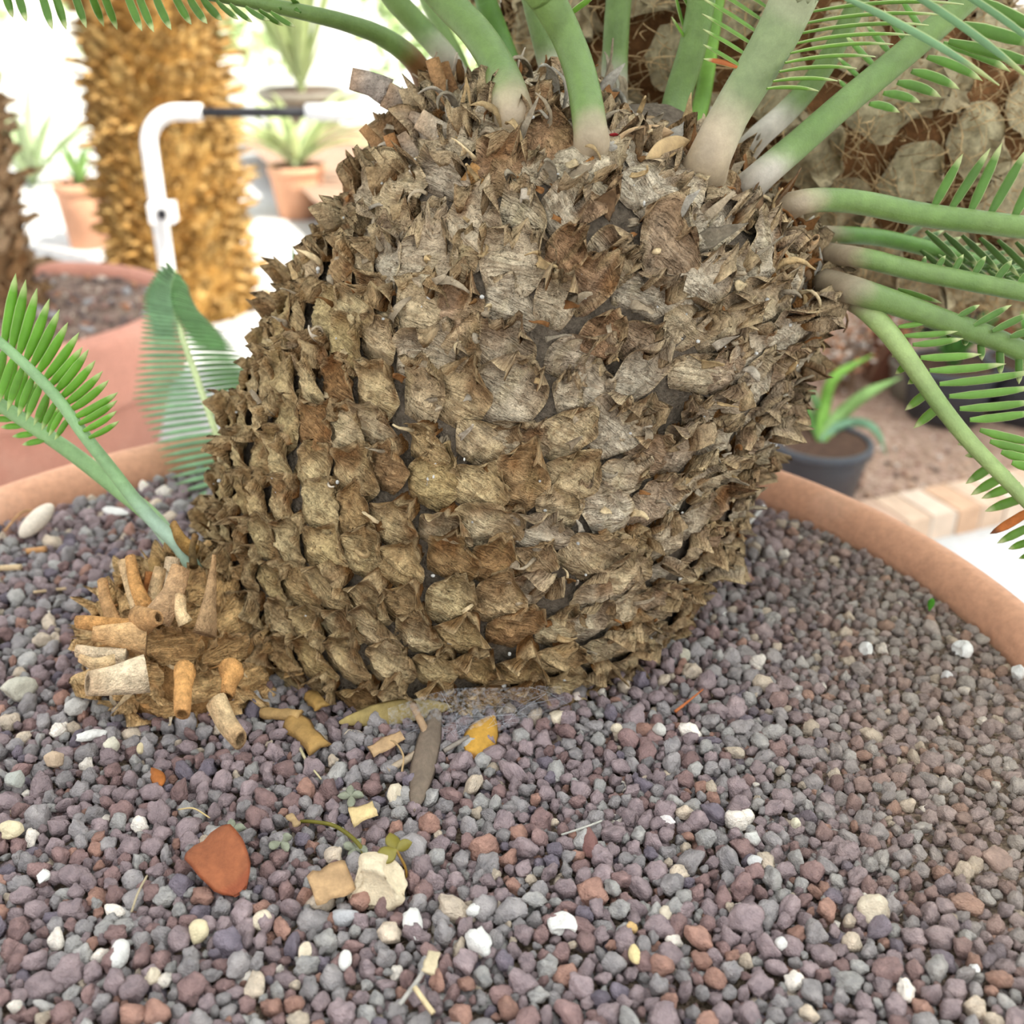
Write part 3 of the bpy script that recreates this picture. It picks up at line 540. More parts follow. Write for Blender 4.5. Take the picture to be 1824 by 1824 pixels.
# ------------------------------------------------------------------ stubs and cataphylls round the crown
def stub(parent, base, tip, w0, w1, D0_, D1_, c, name='leaf_stub', flat=.55, hollow=True):
    dv_ = unit(P(*tip, D1_) - P(*base, D0_))
    if abs(dv_[2]) < .8: w0 *= flat * 1.45; w1 *= flat * 1.45; flat = 1 / flat
    V, F = tube([P(*base, D0_), (P(*base, D0_) + P(*tip, D1_)) / 2 + rng.normal(size=3) * .0012, P(*tip, D1_)], [px2m(w0, D0_) / 2, px2m((w0 + w1) / 2 * .92, D0_) / 2, px2m(w1, D1_) / 2], n=9, seg=12, flat=flat, jit=.0010, hollow=hollow)
    t = V @ unit(P(*tip, D1_) - P(*base, D0_)); t = (t - t.min()) / (np.ptp(t) + 1e-9)
    C_ = c * (1 + .3 * fbm(V * 130, 3))[:, None]; k = sstep(.5, 1, t)[:, None] * .4; C_ = C_ * (1 - k) + srgb(176, 132, 88) * k
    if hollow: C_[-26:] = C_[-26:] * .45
    return mk(name, V, F, M_bark, parent, col=C_)
for base, tip, w0, w1, D_, c in (((690, 165), (625, 140), 34, 24, .655, srgb(150, 138, 128)), ((745, 195), (686, 168), 38, 32, .655, srgb(152, 138, 124)), ((800, 200), (770, 105), 34, 26, .665, srgb(168, 130, 92)), ((820, 195), (790, 112), 30, 20, .672, srgb(150, 112, 78)),
                                 ((690, 300), (646, 226), 32, 20, .665, srgb(150, 116, 82)), ((728, 318), (692, 240), 38, 24, .65, srgb(140, 96, 60)), ((760, 320), (715, 238), 36, 18, .645, srgb(160, 146, 130)), ((770, 250), (728, 205), 50, 26, .65, srgb(158, 146, 132)), ((840, 260), (745, 212), 34, 26, .64, srgb(190, 176, 156)),
                                 ((1440, 440), (1452, 424), 34, 22, .63, srgb(150, 128, 100)), ((1080, 345), (1046, 285), 44, 24, .595, srgb(178, 122, 66)), ((900, 340), (830, 305), 46, 30, .61, srgb(178, 136, 84))):
    stub(cyc, base, tip, w0, w1, D_, D_ - .006, c)
mb = MB()
for i in range(150):
    s0 = rng.uniform(.90, 1.045); ph0 = rng.random() * 2 * np.pi; q, d1, d2, d3 = [x[0] for x in trunk_frame(np.array([s0]), np.array([ph0]))]
    d = unit(TA * rng.uniform(.6, 1.4) + d3 * rng.uniform(.1, .8) + d1 * rng.normal() * .35); c = [GREY_B, BARK['grey'], srgb(140, 110, 80), WHITE_B * .9, BARK['rust'], BARK['tan']][rng.integers(6)] * rng.uniform(.7, 1.1)
    V, F, C_ = ribbon(q, d, d3, rng.uniform(.014, .038), rng.uniform(.006, .015), rng.normal() * 1.8, rng.normal() * .9, c, n=10, taper=.97, arc=rng.uniform(.2, .9)); mb.add(V, F, C_)
o = mb.build('cataphylls', M_scrap, cyc); o['kind'] = 'stuff'

# ------------------------------------------------------------------ gravel
def pebble_color(x, y):
    k = rng.random()
    if k < .36: c = srgb(138, 122, 122)
    elif k < .50: c = srgb(130, 106, 102)
    elif k < .555: c = srgb(150, 116, 102)
    elif k < .80: c = srgb(138, 132, 130)
    elif k < .90: c = srgb(154, 150, 145)
    elif k < .945: c = srgb(112, 103, 110)
    elif k < .987: c = srgb(186, 170, 150)
    else: c = srgb(224, 214, 200)
    return c
def sandy(x, y):                       # finer, browner grit towards the right rim
    q = np.array([x, y, 0]) * 6
    return float(sstep(.10, .30, x + .05 * noise(q) - .15 * max(0, y - .62)) * sstep(.25, .45, y + .06 * noise(q + 9)))
PUPC = G(335, 1235, 0) + np.array([0, .03, 0])
def ground_z(x, y):
    q = np.array([x, y, 0.0]); d = math.hypot(x - TB[0], y - TB[1])
    return .004 * float(noise(q * 7)) + .006 * math.exp(-((d - .17) / .05) ** 2)
pts = []; cell = {}; CS = .009
def try_add(x, y, r):
    i, j = int(math.floor(x / CS)), int(math.floor(y / CS))
    for a_ in (-2, -1, 0, 1, 2):
        for b_ in (-2, -1, 0, 1, 2):
            for (px_, py_, pr_) in cell.get((i + a_, j + b_), ()):
                if (px_ - x) ** 2 + (py_ - y) ** 2 < (.86 * (pr_ + r)) ** 2: return False
    cell.setdefault((i, j), []).append((x, y, r)); return True
def rand_pt():
    while True:
        x, y = PC[0] + rng.uniform(-PR, PR), PC[1] + rng.uniform(-PR, PR)
        if math.hypot(x - PC[0], y - PC[1]) > PR - .004 or math.hypot(x - TB[0], y - TB[1]) < .135: continue
        return x, y
radii = np.concatenate([rng.uniform(.0058, .0074, 90), rng.uniform(.0046, .006, 1300), rng.uniform(.0036, .0047, 5200), rng.uniform(.0026, .0036, 9000), rng.uniform(.0017, .0026, 14000)])
for r_ in radii:
    for _ in range(5):
        x, y = rand_pt(); s = sandy(x, y)
        if s > .5 and r_ > .0046 and rng.random() < .8: continue
        if try_add(x, y, r_): pts.append((x, y, r_, 1, s)); break
for _ in range(11000):                 # the layer beneath
    x, y = rand_pt(); pts.append((x, y, rng.uniform(.0028, .0046), 0, sandy(x, y)))
NP = len(pts); co = np.zeros((NP, 3)); scl = np.zeros((NP, 3)); rotv = rng.uniform(0, 6.283, (NP, 3)); pc = np.ones((NP, 4)); idx = rng.integers(0, 12, NP)
for i, (x, y, r_, top, s) in enumerate(pts):
    z = ground_z(x, y) + (rng.uniform(-.0022, .0018) + .2 * r_ if top else -.0052)
    if s > .4 and top: z -= .0012
    co[i] = (x, y, z); scl[i] = 1.1 * r_ * np.array([rng.uniform(.95, 1.35), rng.uniform(.9, 1.15), rng.uniform(.7, 1.0)])
    c = pebble_color(x, y) * rng.uniform(1.1, 1.5); c = c * (1 - .45 * s) + srgb(176, 154, 130) * rng.uniform(.75, 1.1) * .45 * s; pc[i, :3] = c
me = bpy.data.meshes.new('gravel'); me.vertices.add(NP); me.vertices.foreach_set('co', co.ravel())
for nm, ty, key, dat in (('scl', 'FLOAT_VECTOR', 'vector', scl), ('rotv', 'FLOAT_VECTOR', 'vector', rotv), ('pcol', 'FLOAT_COLOR', 'color', pc), ('idx', 'INT', 'value', idx)):
    a_ = me.attributes.new(nm, ty, 'POINT'); a_.data.foreach_set(key, np.ascontiguousarray(dat).ravel())
gravel = bpy.data.objects.new('gravel', me); COL.objects.link(gravel); tag(gravel, 'reddish grey lava gravel filling the wide terracotta bowl', 'gravel', kind='stuff')
mp, n, l, b = new_mat('lava_pebble', .92, .15)
a_ = n.new('ShaderNodeAttribute'); a_.attribute_type = 'INSTANCER'; a_.attribute_name = 'pcol'
t = noise_node(n, l, 2.2, 5, 'Generated'); rr = ramp(n, l, t.outputs['Fac'], [(.3, (.72, .72, .74)), (.7, (1.22, 1.2, 1.18))])
l.new(mul(n, l, a_.outputs['Color'], rr.outputs['Color']), b.inputs['Base Color'])
v = noise_node(n, l, 9, 3, 'Generated'); bump(n, l, b, v.outputs['Fac'], .0018, 1)
protos = []
for k in range(12):
    V, F = rock(100 + k, 3, rng.uniform(.3, .75), rng.uniform(.14, .30)); m_ = bpy.data.meshes.new('pebble_shape')
    m_.from_pydata(V.tolist(), [], F.tolist()); m_.polygons.foreach_set('use_smooth', np.ones(len(F), bool)); m_.materials.append(mp); m_.update(); protos.append(bpy.data.objects.new('pebble_shape', m_))
ng = bpy.data.node_groups.new('scatter_pebbles', 'GeometryNodeTree'); ng.interface.new_socket('Geometry', in_out='INPUT', socket_type='NodeSocketGeometry'); ng.interface.new_socket('Geometry', in_out='OUTPUT', socket_type='NodeSocketGeometry')
N = ng.nodes; Lk = ng.links; gi = N.new('NodeGroupInput'); go = N.new('NodeGroupOutput')
iop = N.new('GeometryNodeInstanceOnPoints'); g2i = N.new('GeometryNodeGeometryToInstance')
for o_ in reversed(protos):
    oi = N.new('GeometryNodeObjectInfo'); oi.inputs['Object'].default_value = o_; Lk.new(oi.outputs['Geometry'], g2i.inputs[0])
def named(nm, ty):
    q = N.new('GeometryNodeInputNamedAttribute'); q.data_type = ty; q.inputs['Name'].default_value = nm; return q.outputs[0]
Lk.new(gi.outputs[0], iop.inputs['Points']); Lk.new(g2i.outputs[0], iop.inputs['Instance']); iop.inputs['Pick Instance'].default_value = True
Lk.new(named('idx', 'INT'), iop.inputs['Instance Index']); Lk.new(named('scl', 'FLOAT_VECTOR'), iop.inputs['Scale'])
e2r = N.new('FunctionNodeEulerToRotation'); Lk.new(named('rotv', 'FLOAT_VECTOR'), e2r.inputs[0]); Lk.new(e2r.outputs[0], iop.inputs['Rotation'])
Lk.new(iop.outputs[0], go.inputs[0]); gm = gravel.modifiers.new('scatter', 'NODES'); gm.node_group = ng
# dusty soil under the gravel
r_ = np.linspace(0.02, PR - .001, 60); th = np.linspace(0, 2 * np.pi, 121)[:-1]; V = np.stack([PC[0] + r_[:, None] * np.cos(th), PC[1] + r_[:, None] * np.sin(th), 0 * r_[:, None] * th], -1)
sd = np.array([[sandy(x, y) for x, y in row[:, :2]] for row in V]); V[..., 2] = -.0055 + .0048 * sd + np.array([[ground_z(x, y) for x, y in row[:, :2]] for row in V]) + .0008 * fbm(V * 90, 2)
so = mk('soil', V.reshape(-1, 3), grid_faces(60, 120, True), M_wool and soil_mat('dusty_soil', srgb(84, 72, 66), srgb(124, 106, 90), srgb(156, 136, 112), 160), col=None); tag(so, 'dusty brown soil showing between the gravel near the right rim', 'soil', kind='stuff')

# ------------------------------------------------------------------ young offset at the foot of the trunk
pup = empty('cycad_offset', (PUPC[0], PUPC[1], 0)); tag(pup, 'small young cycad with cut tan leaf stubs growing at the foot of the big trunk', 'cycad')
PD = float((PUPC - CAM) @ FW); rp_ = px2m(158, PD)
prof = np.array([[.55, -.30], [.86, -.10], [.98, .15], [1.0, .40], [.93, .70], [.78, 1.0], [.55, 1.25], [.25, 1.42], [.01, 1.46]])
def pupsurf(t, ph):
    r = np.interp(t, np.linspace(0, 1, 9), prof[:, 0]) * rp_; z = np.interp(t, np.linspace(0, 1, 9), prof[:, 1]) * rp_ * .80
    return PUPC + np.stack([r * np.cos(ph), r * np.sin(ph), z - .004], -1) + np.array([-.10, 0, 0]) * (z / rp_ * rp_ * .8)[..., None]
t_ = np.linspace(0, 1, 30); ph = np.linspace(0, 2 * np.pi, 49)[:-1]; V = pupsurf(t_[:, None] + 0 * ph, ph + 0 * t_[:, None]); V = V + .003 * fbm(V * 60, 3)[..., None]
Cp = srgb(150, 112, 70) * (1 + .4 * fbm(V * 90, 3))[..., None]
mk('stem', V.reshape(-1, 3), grid_faces(30, 48, True), M_bark, pup, col=Cp.reshape(-1, 3))
NPp = 60; k = np.arange(NPp); tt = .08 + .80 * (k + .5) / NPp; pp = (k * 2.399963 + .7) % (2 * np.pi)
p = pupsurf(tt, pp); du = unit(pupsurf(tt, pp + .01) - pupsurf(tt, pp - .01)); dv = unit(pupsurf(tt + .01, pp) - pupsurf(tt - .01, pp)); nn = unit(np.cross(du, dv))
mixw = rng.random((NPp, 1)); tint = srgb(200, 164, 112) * (1 - mixw) + srgb(178, 138, 88) * mixw
W, F, Cc = scales(p, du, dv, nn, np.full(NPp, .0150) * rng.uniform(.8, 1.2, NPp), np.full(NPp, .026) * rng.uniform(.8, 1.2, NPp), np.full(NPp, .0110) * rng.uniform(.6, 1.4, NPp), np.full(NPp, .45), tint, bulge=.0045, wrk=.0006)
mk('swollen_leaf_bases', W, F, M_bark, pup, grain=GRAIN, col=Cc * .6 + np.tile(srgb(214, 178, 128) * .5, (len(Cc), 1)))
TAN = srgb(206, 178, 138); ORA = srgb(198, 148, 92); PALE = srgb(220, 200, 170)
for base, tip, w0, w1, Db, Dt, c, fl in (
    ((262, 1090), (232, 992), 26, 15, .64, .655, ORA * .95, .8), ((248, 1092), (218, 1000), 22, 14, .65, .665, TAN, .8), ((262, 1100), (268, 1020), 24, 20, .655, .668, srgb(150, 92, 48), .7),
    ((280, 1110), (286, 1012), 34, 24, .65, .66, TAN * .95, .6), ((278, 1105), (322, 1012), 44, 26, .625, .635, srgb(186, 152, 116), .6), ((305, 1085), (308, 995), 30, 24, .655, .668, PALE * .9, .7), ((272, 1060), (274, 1000), 24, 20, .67, .68, srgb(150, 126, 82), .7),
    ((365, 1130), (382, 988), 56, 10, .635, .645, srgb(176, 144, 108), .4), ((345, 1010), (348, 955), 18, 14, .68, .69, srgb(96, 78, 50), .6), ((348, 985), (308, 938), 24, 20, .69, .70, srgb(150, 116, 66), .5),
    ((205, 1115), (182, 1035), 26, 16, .65, .66, srgb(176, 138, 96), .7), ((245, 1120), (138, 1108), 30, 16, .62, .625, ORA, .7), ((262, 1135), (164, 1128), 52, 22, .60, .592, srgb(206, 168, 122), .6), ((225, 1175), (136, 1160), 34, 18, .60, .60, PALE * .95, .6),
    ((205, 1180), (142, 1172), 26, 14, .59, .588, TAN * .9, .6), ((262, 1200), (156, 1218), 54, 34, .585, .57, PALE, .6), ((330, 1195), (324, 1272), 40, 27, .565, .545, ORA, .7), ((412, 1195), (404, 1240), 44, 22, .58, .57, ORA * .95, .7), ((385, 1250), (428, 1318), 50, 38, .565, .555, TAN * .9, .5),
    ((250, 1105), (282, 1100), 40, 20, .60, .58, srgb(170, 132, 90), .7), ((330, 1110), (322, 1062), 26, 18, .60, .605, TAN, .6)):
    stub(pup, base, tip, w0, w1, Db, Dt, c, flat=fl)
mb = MB()
for _ in range(36):
    t0, p0 = rng.uniform(.1, .9), rng.uniform(3.0, 6.4); q = pupsurf(np.array(t0), np.array(p0)); nq = unit(q - PUPC - np.array([0, 0, .02])); d = unit(nq * .6 + rng.normal(size=3) * .7)
    V, F, C_ = ribbon(q + nq * .004, d, nq, rng.uniform(.012, .03), rng.uniform(.001, .005), rng.normal() * 1.5, rng.normal(), [TAN, PALE, ORA][rng.integers(3)] * rng.uniform(.7, 1), n=8, taper=.9); mb.add(V, F, C_)
o = mb.build('torn_fibres', M_scrap, pup); o['kind'] = 'stuff'
# its two bright green fronds
pathS = [(350, 1020, .70), (318, 972, .70), (280, 935, .695), (240, 890, .69), (195, 832, .68), (150, 775, .67), (100, 707, .66), (40, 645, .65), (-40, 575, .64)]
LIME = srgb(116, 172, 52); LEDGE = srgb(196, 216, 140)
sb_ = spline([q[:2] for q in pathS], 200)
tipsS = [(212, 750), (208, 732), (209, 713), (210, 699), (194, 677), (183, 661), (170, 642), (158, 622), (147, 618), (141, 592), (121, 574), (106, 551), (88, 532), (66, 513), (46, 498), (28, 487)]
lf = []
for i, (tx, ty) in enumerate(tipsS):
    f = i / (len(tipsS) - 1); by = np.interp(f, [0, .25, 1], [780, 735, 612]); k = np.argmin(abs(sb_[:, 1] - by)); bx = sb_[k, 0]
    lf.append((bx + 4, by, tx, ty, np.interp(f, [0, .2, 1], [11, 15, 19]), .665, .655, .1, -.03, LIME))
for i in range(9):
    f = i / 8; k = np.argmin(abs(sb_[:, 1] - np.interp(f, [0, 1], [745, 620]))); bx, by = sb_[k]
    lf.append((bx - 4, by, bx - 30 - 4 * f, by + np.interp(f, [0, 1], [40, 95]), np.interp(f, [0, 1], [11, 16]), .67, .675, .15, .02, LIME * .95))
S_ = frond(pup, pathS, [30, 28, 26, 25, 24, 23, 21, 19, 17], srgb(136, 170, 118), srgb(160, 184, 160), .25, lf, LIME, edge=LEDGE, name='frond')
pathR = [(352, 1030, .71), (320, 985, .715), (275, 925, .72), (212, 872, .72), (130, 808, .71), (60, 760, .70), (-40, 695, .69)]
rb_ = spline([q[:2] for q in pathR], 200); lf = []
for i in range(6):
    f = i / 5; k = np.argmin(abs(rb_[:, 0] - np.interp(f, [0, 1], [85, -10]))); bx, by = rb_[k]
    lf.append((bx, by - 4, bx + 22, by - np.interp(f, [0, 1], [52, 110]), np.interp(f, [0, 1], [12, 15]), .70, .70, .15, .02, LIME))
    lf.append((bx - 6, by + 8, bx - 45, by + np.interp(f, [0, 1], [16, 2]), 12, .70, .70, .3, .03, LIME))
frond(pup, pathR, [32, 33, 32, 31, 29, 27, 24], srgb(140, 174, 116), srgb(160, 184, 160), .2, lf, LIME, edge=LEDGE)

# blue-green frond standing up behind the trunk
pathT = [(432, 905, .96), (402, 820, .96), (374, 740, .96), (350, 672, .965), (326, 605, .97), (310, 555, .975), (304, 520, .98), (312, 482, .985)]
tb = spline([q[:2] for q in pathT], 300); fr = empty('cycad_frond', G(440, 905, 0) * [1, 1, 0] + np.array([0, .0, 0])); tag(fr, 'blurred blue-green frond standing upright behind the barrel trunk', 'frond')
lf = []
nT = 46
for i in range(nT):
    f = i / (nT - 1); k = int(np.interp(f, [0, 1], [20, 292])); bx, by = tb[k]
    Lw = np.interp(by, [485, 500, 540, 600, 700, 760, 840, 900], [12, 28, 52, 74, 125, 112, 100, 60]); rise = np.interp(by, [485, 540, 600, 680, 760, 900], [-22, -14, -4, 8, 18, 26])
    lf.append((bx, by, bx - Lw, by + rise, 9.5, .97, .95, .45, .02, GLAUC * 1.15 * rng.uniform(.9, 1.1)))
    Rw = np.interp(by, [485, 500, 540, 600, 700], [10, 30, 52, 92, 120]); riser = np.interp(by, [485, 540, 600, 700], [10, 18, 10, -14])
    if by < 760: lf.append((bx, by, bx + Rw, by + riser, 8.5, .97, .99, .3, .02, GLAUC * rng.uniform(.9, 1.1) * np.array([.95, 1.05, .8])))
frond(fr, pathT, [12, 12, 12, 12, 11, 10, 8, 5], srgb(206, 220, 160), None, 0, lf, GLAUC, edge=srgb(160, 190, 140), name='frond_stalk')

# green blades of a small plant showing past the trunk's left edge
gt = empty('grass_tuft', G(575, 840, 0)); tag(gt, 'few upright green blades showing past the upper left edge of the trunk', 'grass')
gb = G(575, 840, 0)
for tx, ty, ww in ((520, 428, 13), (543, 452, 12), (486, 520, 8), (690, 290, 12), (706, 318, 10), (640, 350, 10), (470, 560, 8)):
    V, F, C_ = leaf(gb + [.01 * rng.normal(), .01 * rng.normal(), 0], P(tx, ty, 1.02), px2m(ww * 1.3, 1.0), .2, .03, GREEN * rng.uniform(.9, 1.2), None, n=12, shape='blade'); mk('blade', V, F, M_leaf, gt, col=C_)

# ------------------------------------------------------------------ stones and litter on the gravel
def zt(px_, py_): return G(px_, py_, .004)
def put_rock(px_, py_, w_, h_, col, label, name='stone', seed=0, ang=.9, rough=.10, rz=0.0, tall=.6, cat='stone', group=None, sink=.25, sub=3, jit=.06):
    q = G(px_, py_ + h_ * .22, .004); D = float((q - CAM) @ FW); V, F = rock(300 + seed, sub, ang, rough)
    sx = px2m(w_, D) / 2; sy = px2m(h_, D) / 2 * 1.15; V = V * [sx, sy, min(sx, sy) * tall * 1.35]
    c, s = math.cos(rz), math.sin(rz); V = V @ np.array([[c, s, 0], [-s, c, 0], [0, 0, 1]])
    zb = V[:, 2].min(); hh = np.ptp(V[:, 2]); V = V + [q[0], q[1], .003 - zb - hh * sink]
    C_ = np.asarray(col) * (1 + jit * 3 * fbm(V * 160, 3))[:, None]
    o = mk(name, V, F, M_stone, None, (q[0], q[1], V[:, 2].min()), C_); return tag(o, label, cat, group)
BEI = srgb(226, 208, 176); WHT = srgb(236, 232, 224); CRM = srgb(224, 208, 182); GRY = srgb(170, 168, 168)
def curved_chip(px_, py_, L_, w_, ang, col, label, name, cat, bow=.5, arc=.5, lift=.004, z=.006, th=.0010, mat=None, taper=.1, tilt=.2, along=0.0):
    """a dry flake L x w px lying on the gravel, long axis at ang degrees in the picture sense (0 = right, 90 = away)"""
    q = G(px_, py_, z); D = float((q - CAM) @ FW); L_ = px2m(L_, D); w_ = px2m(w_, D); a = math.radians(ang)
    d = unit(np.array([math.cos(a), math.sin(a) * 1.0, tilt])); up = np.array([0, -.25, 1.0])
    V, F, C_ = ribbon(q - d * L_ / 2 + np.array([0, 0, lift]), d, up, L_, w_, along, .15 * rng.normal(), col, n=12, taper=taper, th=th, arc=arc)
    V[:, 2] += max(0, .001 - V[:, 2].min() + .002)
    o = mk(name, V, F, mat or M_litter, None, (q[0], q[1], V[:, 2].min()), C_); return tag(o, label, cat)
put_rock(672, 1574, 128, 84, BEI, 'largest pale beige angular stone lying beside the square tan chip', 'beige_stone', 1, 1.1, .07, -.25, .8, sink=.2, sub=4)
put_rock(1002, 1638, 54, 50, WHT, 'flat white chalky stone alone on the gravel below the trunk', 'white_stone', 2, 1.0, .09, .3, .4)
put_rock(1713, 1156, 48, 34, WHT * .97, 'white square block near the right rim of the bowl', 'white_block', 3, 1.25, .03, .5, .7)
put_rock(1553, 1617, 56, 46, CRM * .9, 'buff pumice stone lying alone on the grey gravel at the right', 'pumice_stone', 4, .6, .10, .2, .9)
put_rock(1052, 1490, 34, 70, srgb(132, 96, 90), 'long reddish stone standing out of the gravel below the trunk', 'red_stone', 5, .7, .08, .1, .8)
put_rock(706, 1412, 34, 44, CRM, 'cream stone beside the grey rolled leaf', 'cream_stone', 6, .9, .08, 0, .9)
put_rock(628, 1309, 36, 24, CRM * .93, 'small rounded cream stone below the long olive leaf', 'cream_stone', 7, .5, .06, 0, .8)
put_rock(735, 1632, 34, 62, WHT * .9, 'knobbly whitish stone just right of the largest beige stone', 'whitish_stone', 8, .7, .22, .2, .8)
put_rock(614, 1630, 52, 28, GRY * 1.1, 'long grey stone in front of the square tan chip', 'grey_stone', 9, .6, .08, .15, .8)
put_rock(355, 1657, 38, 38, srgb(222, 206, 168), 'round yellowish stone left of the square tan chip', 'cream_stone', 10, .4, .05, 0, .9)
put_rock(468, 1638, 36, 30, CRM * .95, 'elongated cream stone in front of the orange leaf', 'cream_stone', 11, .6, .08, .7, .8)
put_rock(545, 1692, 28, 34, CRM, 'cream stone nearest below the square tan chip', 'cream_stone', 12, .9, .08, 0, .9)
put_rock(615, 1705, 24, 36, WHT * .97, 'smooth white oval pebble below the largest beige stone', 'white_pebble', 13, .3, .04, 0, .9)
put_rock(852, 1668, 42, 54, WHT * .93, 'rough white stone left of the flat white chalky stone', 'white_stone', 14, .8, .2, .5, .8)
put_rock(845, 1620, 30, 22, WHT * .9, 'small white stone behind the rough white one', 'white_stone', 15, .7, .12, .2, .8)
put_rock(214, 1693, 34, 52, WHT * .92, 'whitish upright oval stone near the lower left corner', 'whitish_stone', 16, .5, .07, .1, .9)
put_rock(272, 1730, 26, 32, CRM * .98, 'pale cream pebble right of the whitish upright oval stone', 'cream_pebble', 17, .7, .1, 0, .9)
put_rock(78, 1556, 24, 30, WHT, 'white forked pebble low at the left edge', 'white_pebble', 18, .8, .2, .2, .7)
put_rock(35, 1228, 66, 38, srgb(196, 190, 172), 'pale grey knobbly stone left of the young cycad', 'grey_stone', 19, .7, .16, .3, .8)
put_rock(138, 1258, 44, 26, srgb(198, 192, 184), 'light grey stone close to the left foot of the young cycad', 'grey_stone', 20, .7, .15, .4, .8)
put_rock(160, 1306, 58, 22, WHT, 'bright white flake in front of the young cycad', 'white_flake', 21, .9, .15, .25, .5)
put_rock(200, 1324, 30, 24, srgb(218, 210, 188), 'cream stone right of the bright white flake', 'cream_stone', 22, .8, .12, 0, .9)
put_rock(252, 1329, 16, 22, srgb(222, 204, 164), 'small yellowish pebble in front of the young cycad', 'cream_pebble', 23, .6, .05, 0, .9)
put_rock(98, 1350, 38, 26, srgb(206, 180, 152), 'pinkish tan stone below the bright white flake', 'tan_stone', 24, .8, .12, .4, .8)
put_rock(18, 1474, 48, 30, srgb(222, 206, 170), 'cream stone at the left edge level with the orange leaf', 'cream_stone', 25, .9, .1, .2, .7)
put_rock(28, 1386, 32, 32, srgb(178, 178, 168), 'greenish grey stone at the left edge above a cream stone', 'grey_stone', 26, .6, .1, 0, .9)
put_rock(992, 1277, 34, 26, CRM * .97, 'cream stone at the foot of the trunk beside the cobweb', 'cream_stone', 27, .5, .07, 0, .8)
put_rock(1098, 1298, 22, 18, CRM, 'pale pebble to the right of the stone beside the cobweb', 'cream_pebble', 28, .6, .07, 0, .9)
put_rock(1027, 1240, 20, 26, srgb(228, 212, 200), 'pinkish white pebble touching the foot of the trunk', 'white_pebble', 29, .6, .1, 0, .9)
put_rock(1190, 1456, 32, 18, srgb(232, 222, 216), 'white shell-like chip in the middle of the gravel', 'white_chip', 30, .9, .12, -.3, .5)
put_rock(1417, 1465, 18, 18, srgb(226, 216, 188), 'round cream pebble in the open gravel at the right', 'cream_pebble', 31, .5, .06, 0, .9)
put_rock(1345, 1528, 32, 22, srgb(212, 208, 204), 'pale grey flat chip left of the buff pumice', 'pale_chip', 32, .9, .08, .5, .5)
put_rock(1340, 1490, 30, 28, srgb(206, 202, 194), 'light grey stone just behind the pale grey flat chip', 'grey_stone', 33, .9, .1, .2, .8)
put_rock(1175, 1298, 26, 20, srgb(206, 200, 190), 'whitish stone right of the orange pine needle', 'whitish_stone', 34, .6, .1, -.4, .8)
put_rock(1290, 1093, 36, 16, WHT, 'white sliver beside the right foot of the trunk', 'white_sliver', 35, .9, .1, -.2, .5)
put_rock(1218, 1166, 24, 26, srgb(196, 188, 168), 'tan pebble against the right foot of the trunk', 'tan_pebble', 36, .6, .1, 0, .9)
put_rock(1542, 1154, 26, 22, WHT * .95, 'small white stone left of the white square block', 'white_stone', 37, .8, .08, -.4, .8)
put_rock(1812, 1196, 24, 26, WHT * .9, 'white stone at the right edge under the rim', 'white_stone', 38, .7, .1, 0, .9)
put_rock(1686, 1202, 22, 16, srgb(216, 210, 204), 'lilac white pebble in front of the white square block', 'white_pebble', 39, .8, .12, .4, .8)
put_rock(1390, 1680, 24, 22, WHT * .95, 'white pebble low in the gravel below the buff pumice', 'white_pebble', 40, .8, .14, 0, .9)
put_rock(1130, 1695, 22, 36, srgb(228, 206, 152), 'yellow stone low in the middle of the gravel', 'yellow_stone', 41, .6, .08, 0, .9)
put_rock(1124, 1650, 24, 20, srgb(206, 170, 116), 'ochre stone above the yellow one', 'ochre_stone', 42, .8, .1, 0, .9)
put_rock(1735, 1722, 18, 22, WHT * .93, 'white pebble low near the right edge', 'white_pebble', 43, .6, .08, .2, .9)
put_rock(1185, 1625, 24, 26, srgb(204, 190, 168), 'tan stone above and right of the ochre one', 'tan_stone', 44, .7, .1, 0, .9)
put_rock(206, 906, 56, 22, WHT, 'white flake behind the two green frond stalks', 'white_flake', 45, 1.0, .1, -.4, .4)
# white seed
q = G(72, 940, .010); D = float((q - CAM) @ FW); V, F = ICO[3]; V = V * [px2m(17, D), px2m(17, D), px2m(40, D)]; V = V * (1 - .12 * (V[:, 2:3] / V[:, 2].max())); V = V @ rotm((0, 1, 0), math.radians(42)).T @ rotm((1, 0, 0), math.radians(-38)).T + q + [0, 0, .008]
o = mk('seed', V, F, M_stone, None, (q[0], q[1], V[:, 2].min()), srgb(240, 226, 206) * (1 + .08 * fbm(V * 60, 2))[:, None]); tag(o, 'long smooth white cycad seed lying on the gravel by the left rim', 'seed')
# leaf-base chips
curved_chip(592, 1586, 70, 66, 25, srgb(190, 154, 112), 'square tan leaf-base chip leaning on the largest beige stone', 'leaf_base_chip', 'plant chip', arc=.25, th=.0022, taper=.05, tilt=.12, z=.008)
curved_chip(545, 1312, 104, 46, -52, srgb(178, 140, 82), 'long curved brown leaf base lying in front of the trunk', 'leaf_base_chip', 'plant chip', arc=-.45, th=.0018, taper=.05, tilt=.0, z=.010)
curved_chip(563, 1254, 70, 30, -62, srgb(180, 142, 80), 'brown leaf base propped upright against the trunk foot', 'leaf_base_chip', 'plant chip', arc=-.4, th=.0016, tilt=.25, z=.012)
curved_chip(500, 1278, 84, 26, -22, srgb(186, 150, 96), 'split straw-coloured leaf base beside the young cycad', 'leaf_base_chip', 'plant chip', arc=-.5, th=.0014, z=.010)
curved_chip(648, 1460, 46, 40, 20, srgb(224, 196, 142), 'small pale yellow wood chip above the clover sprig', 'wood_chip', 'plant chip', arc=.15, th=.0022, z=.008)
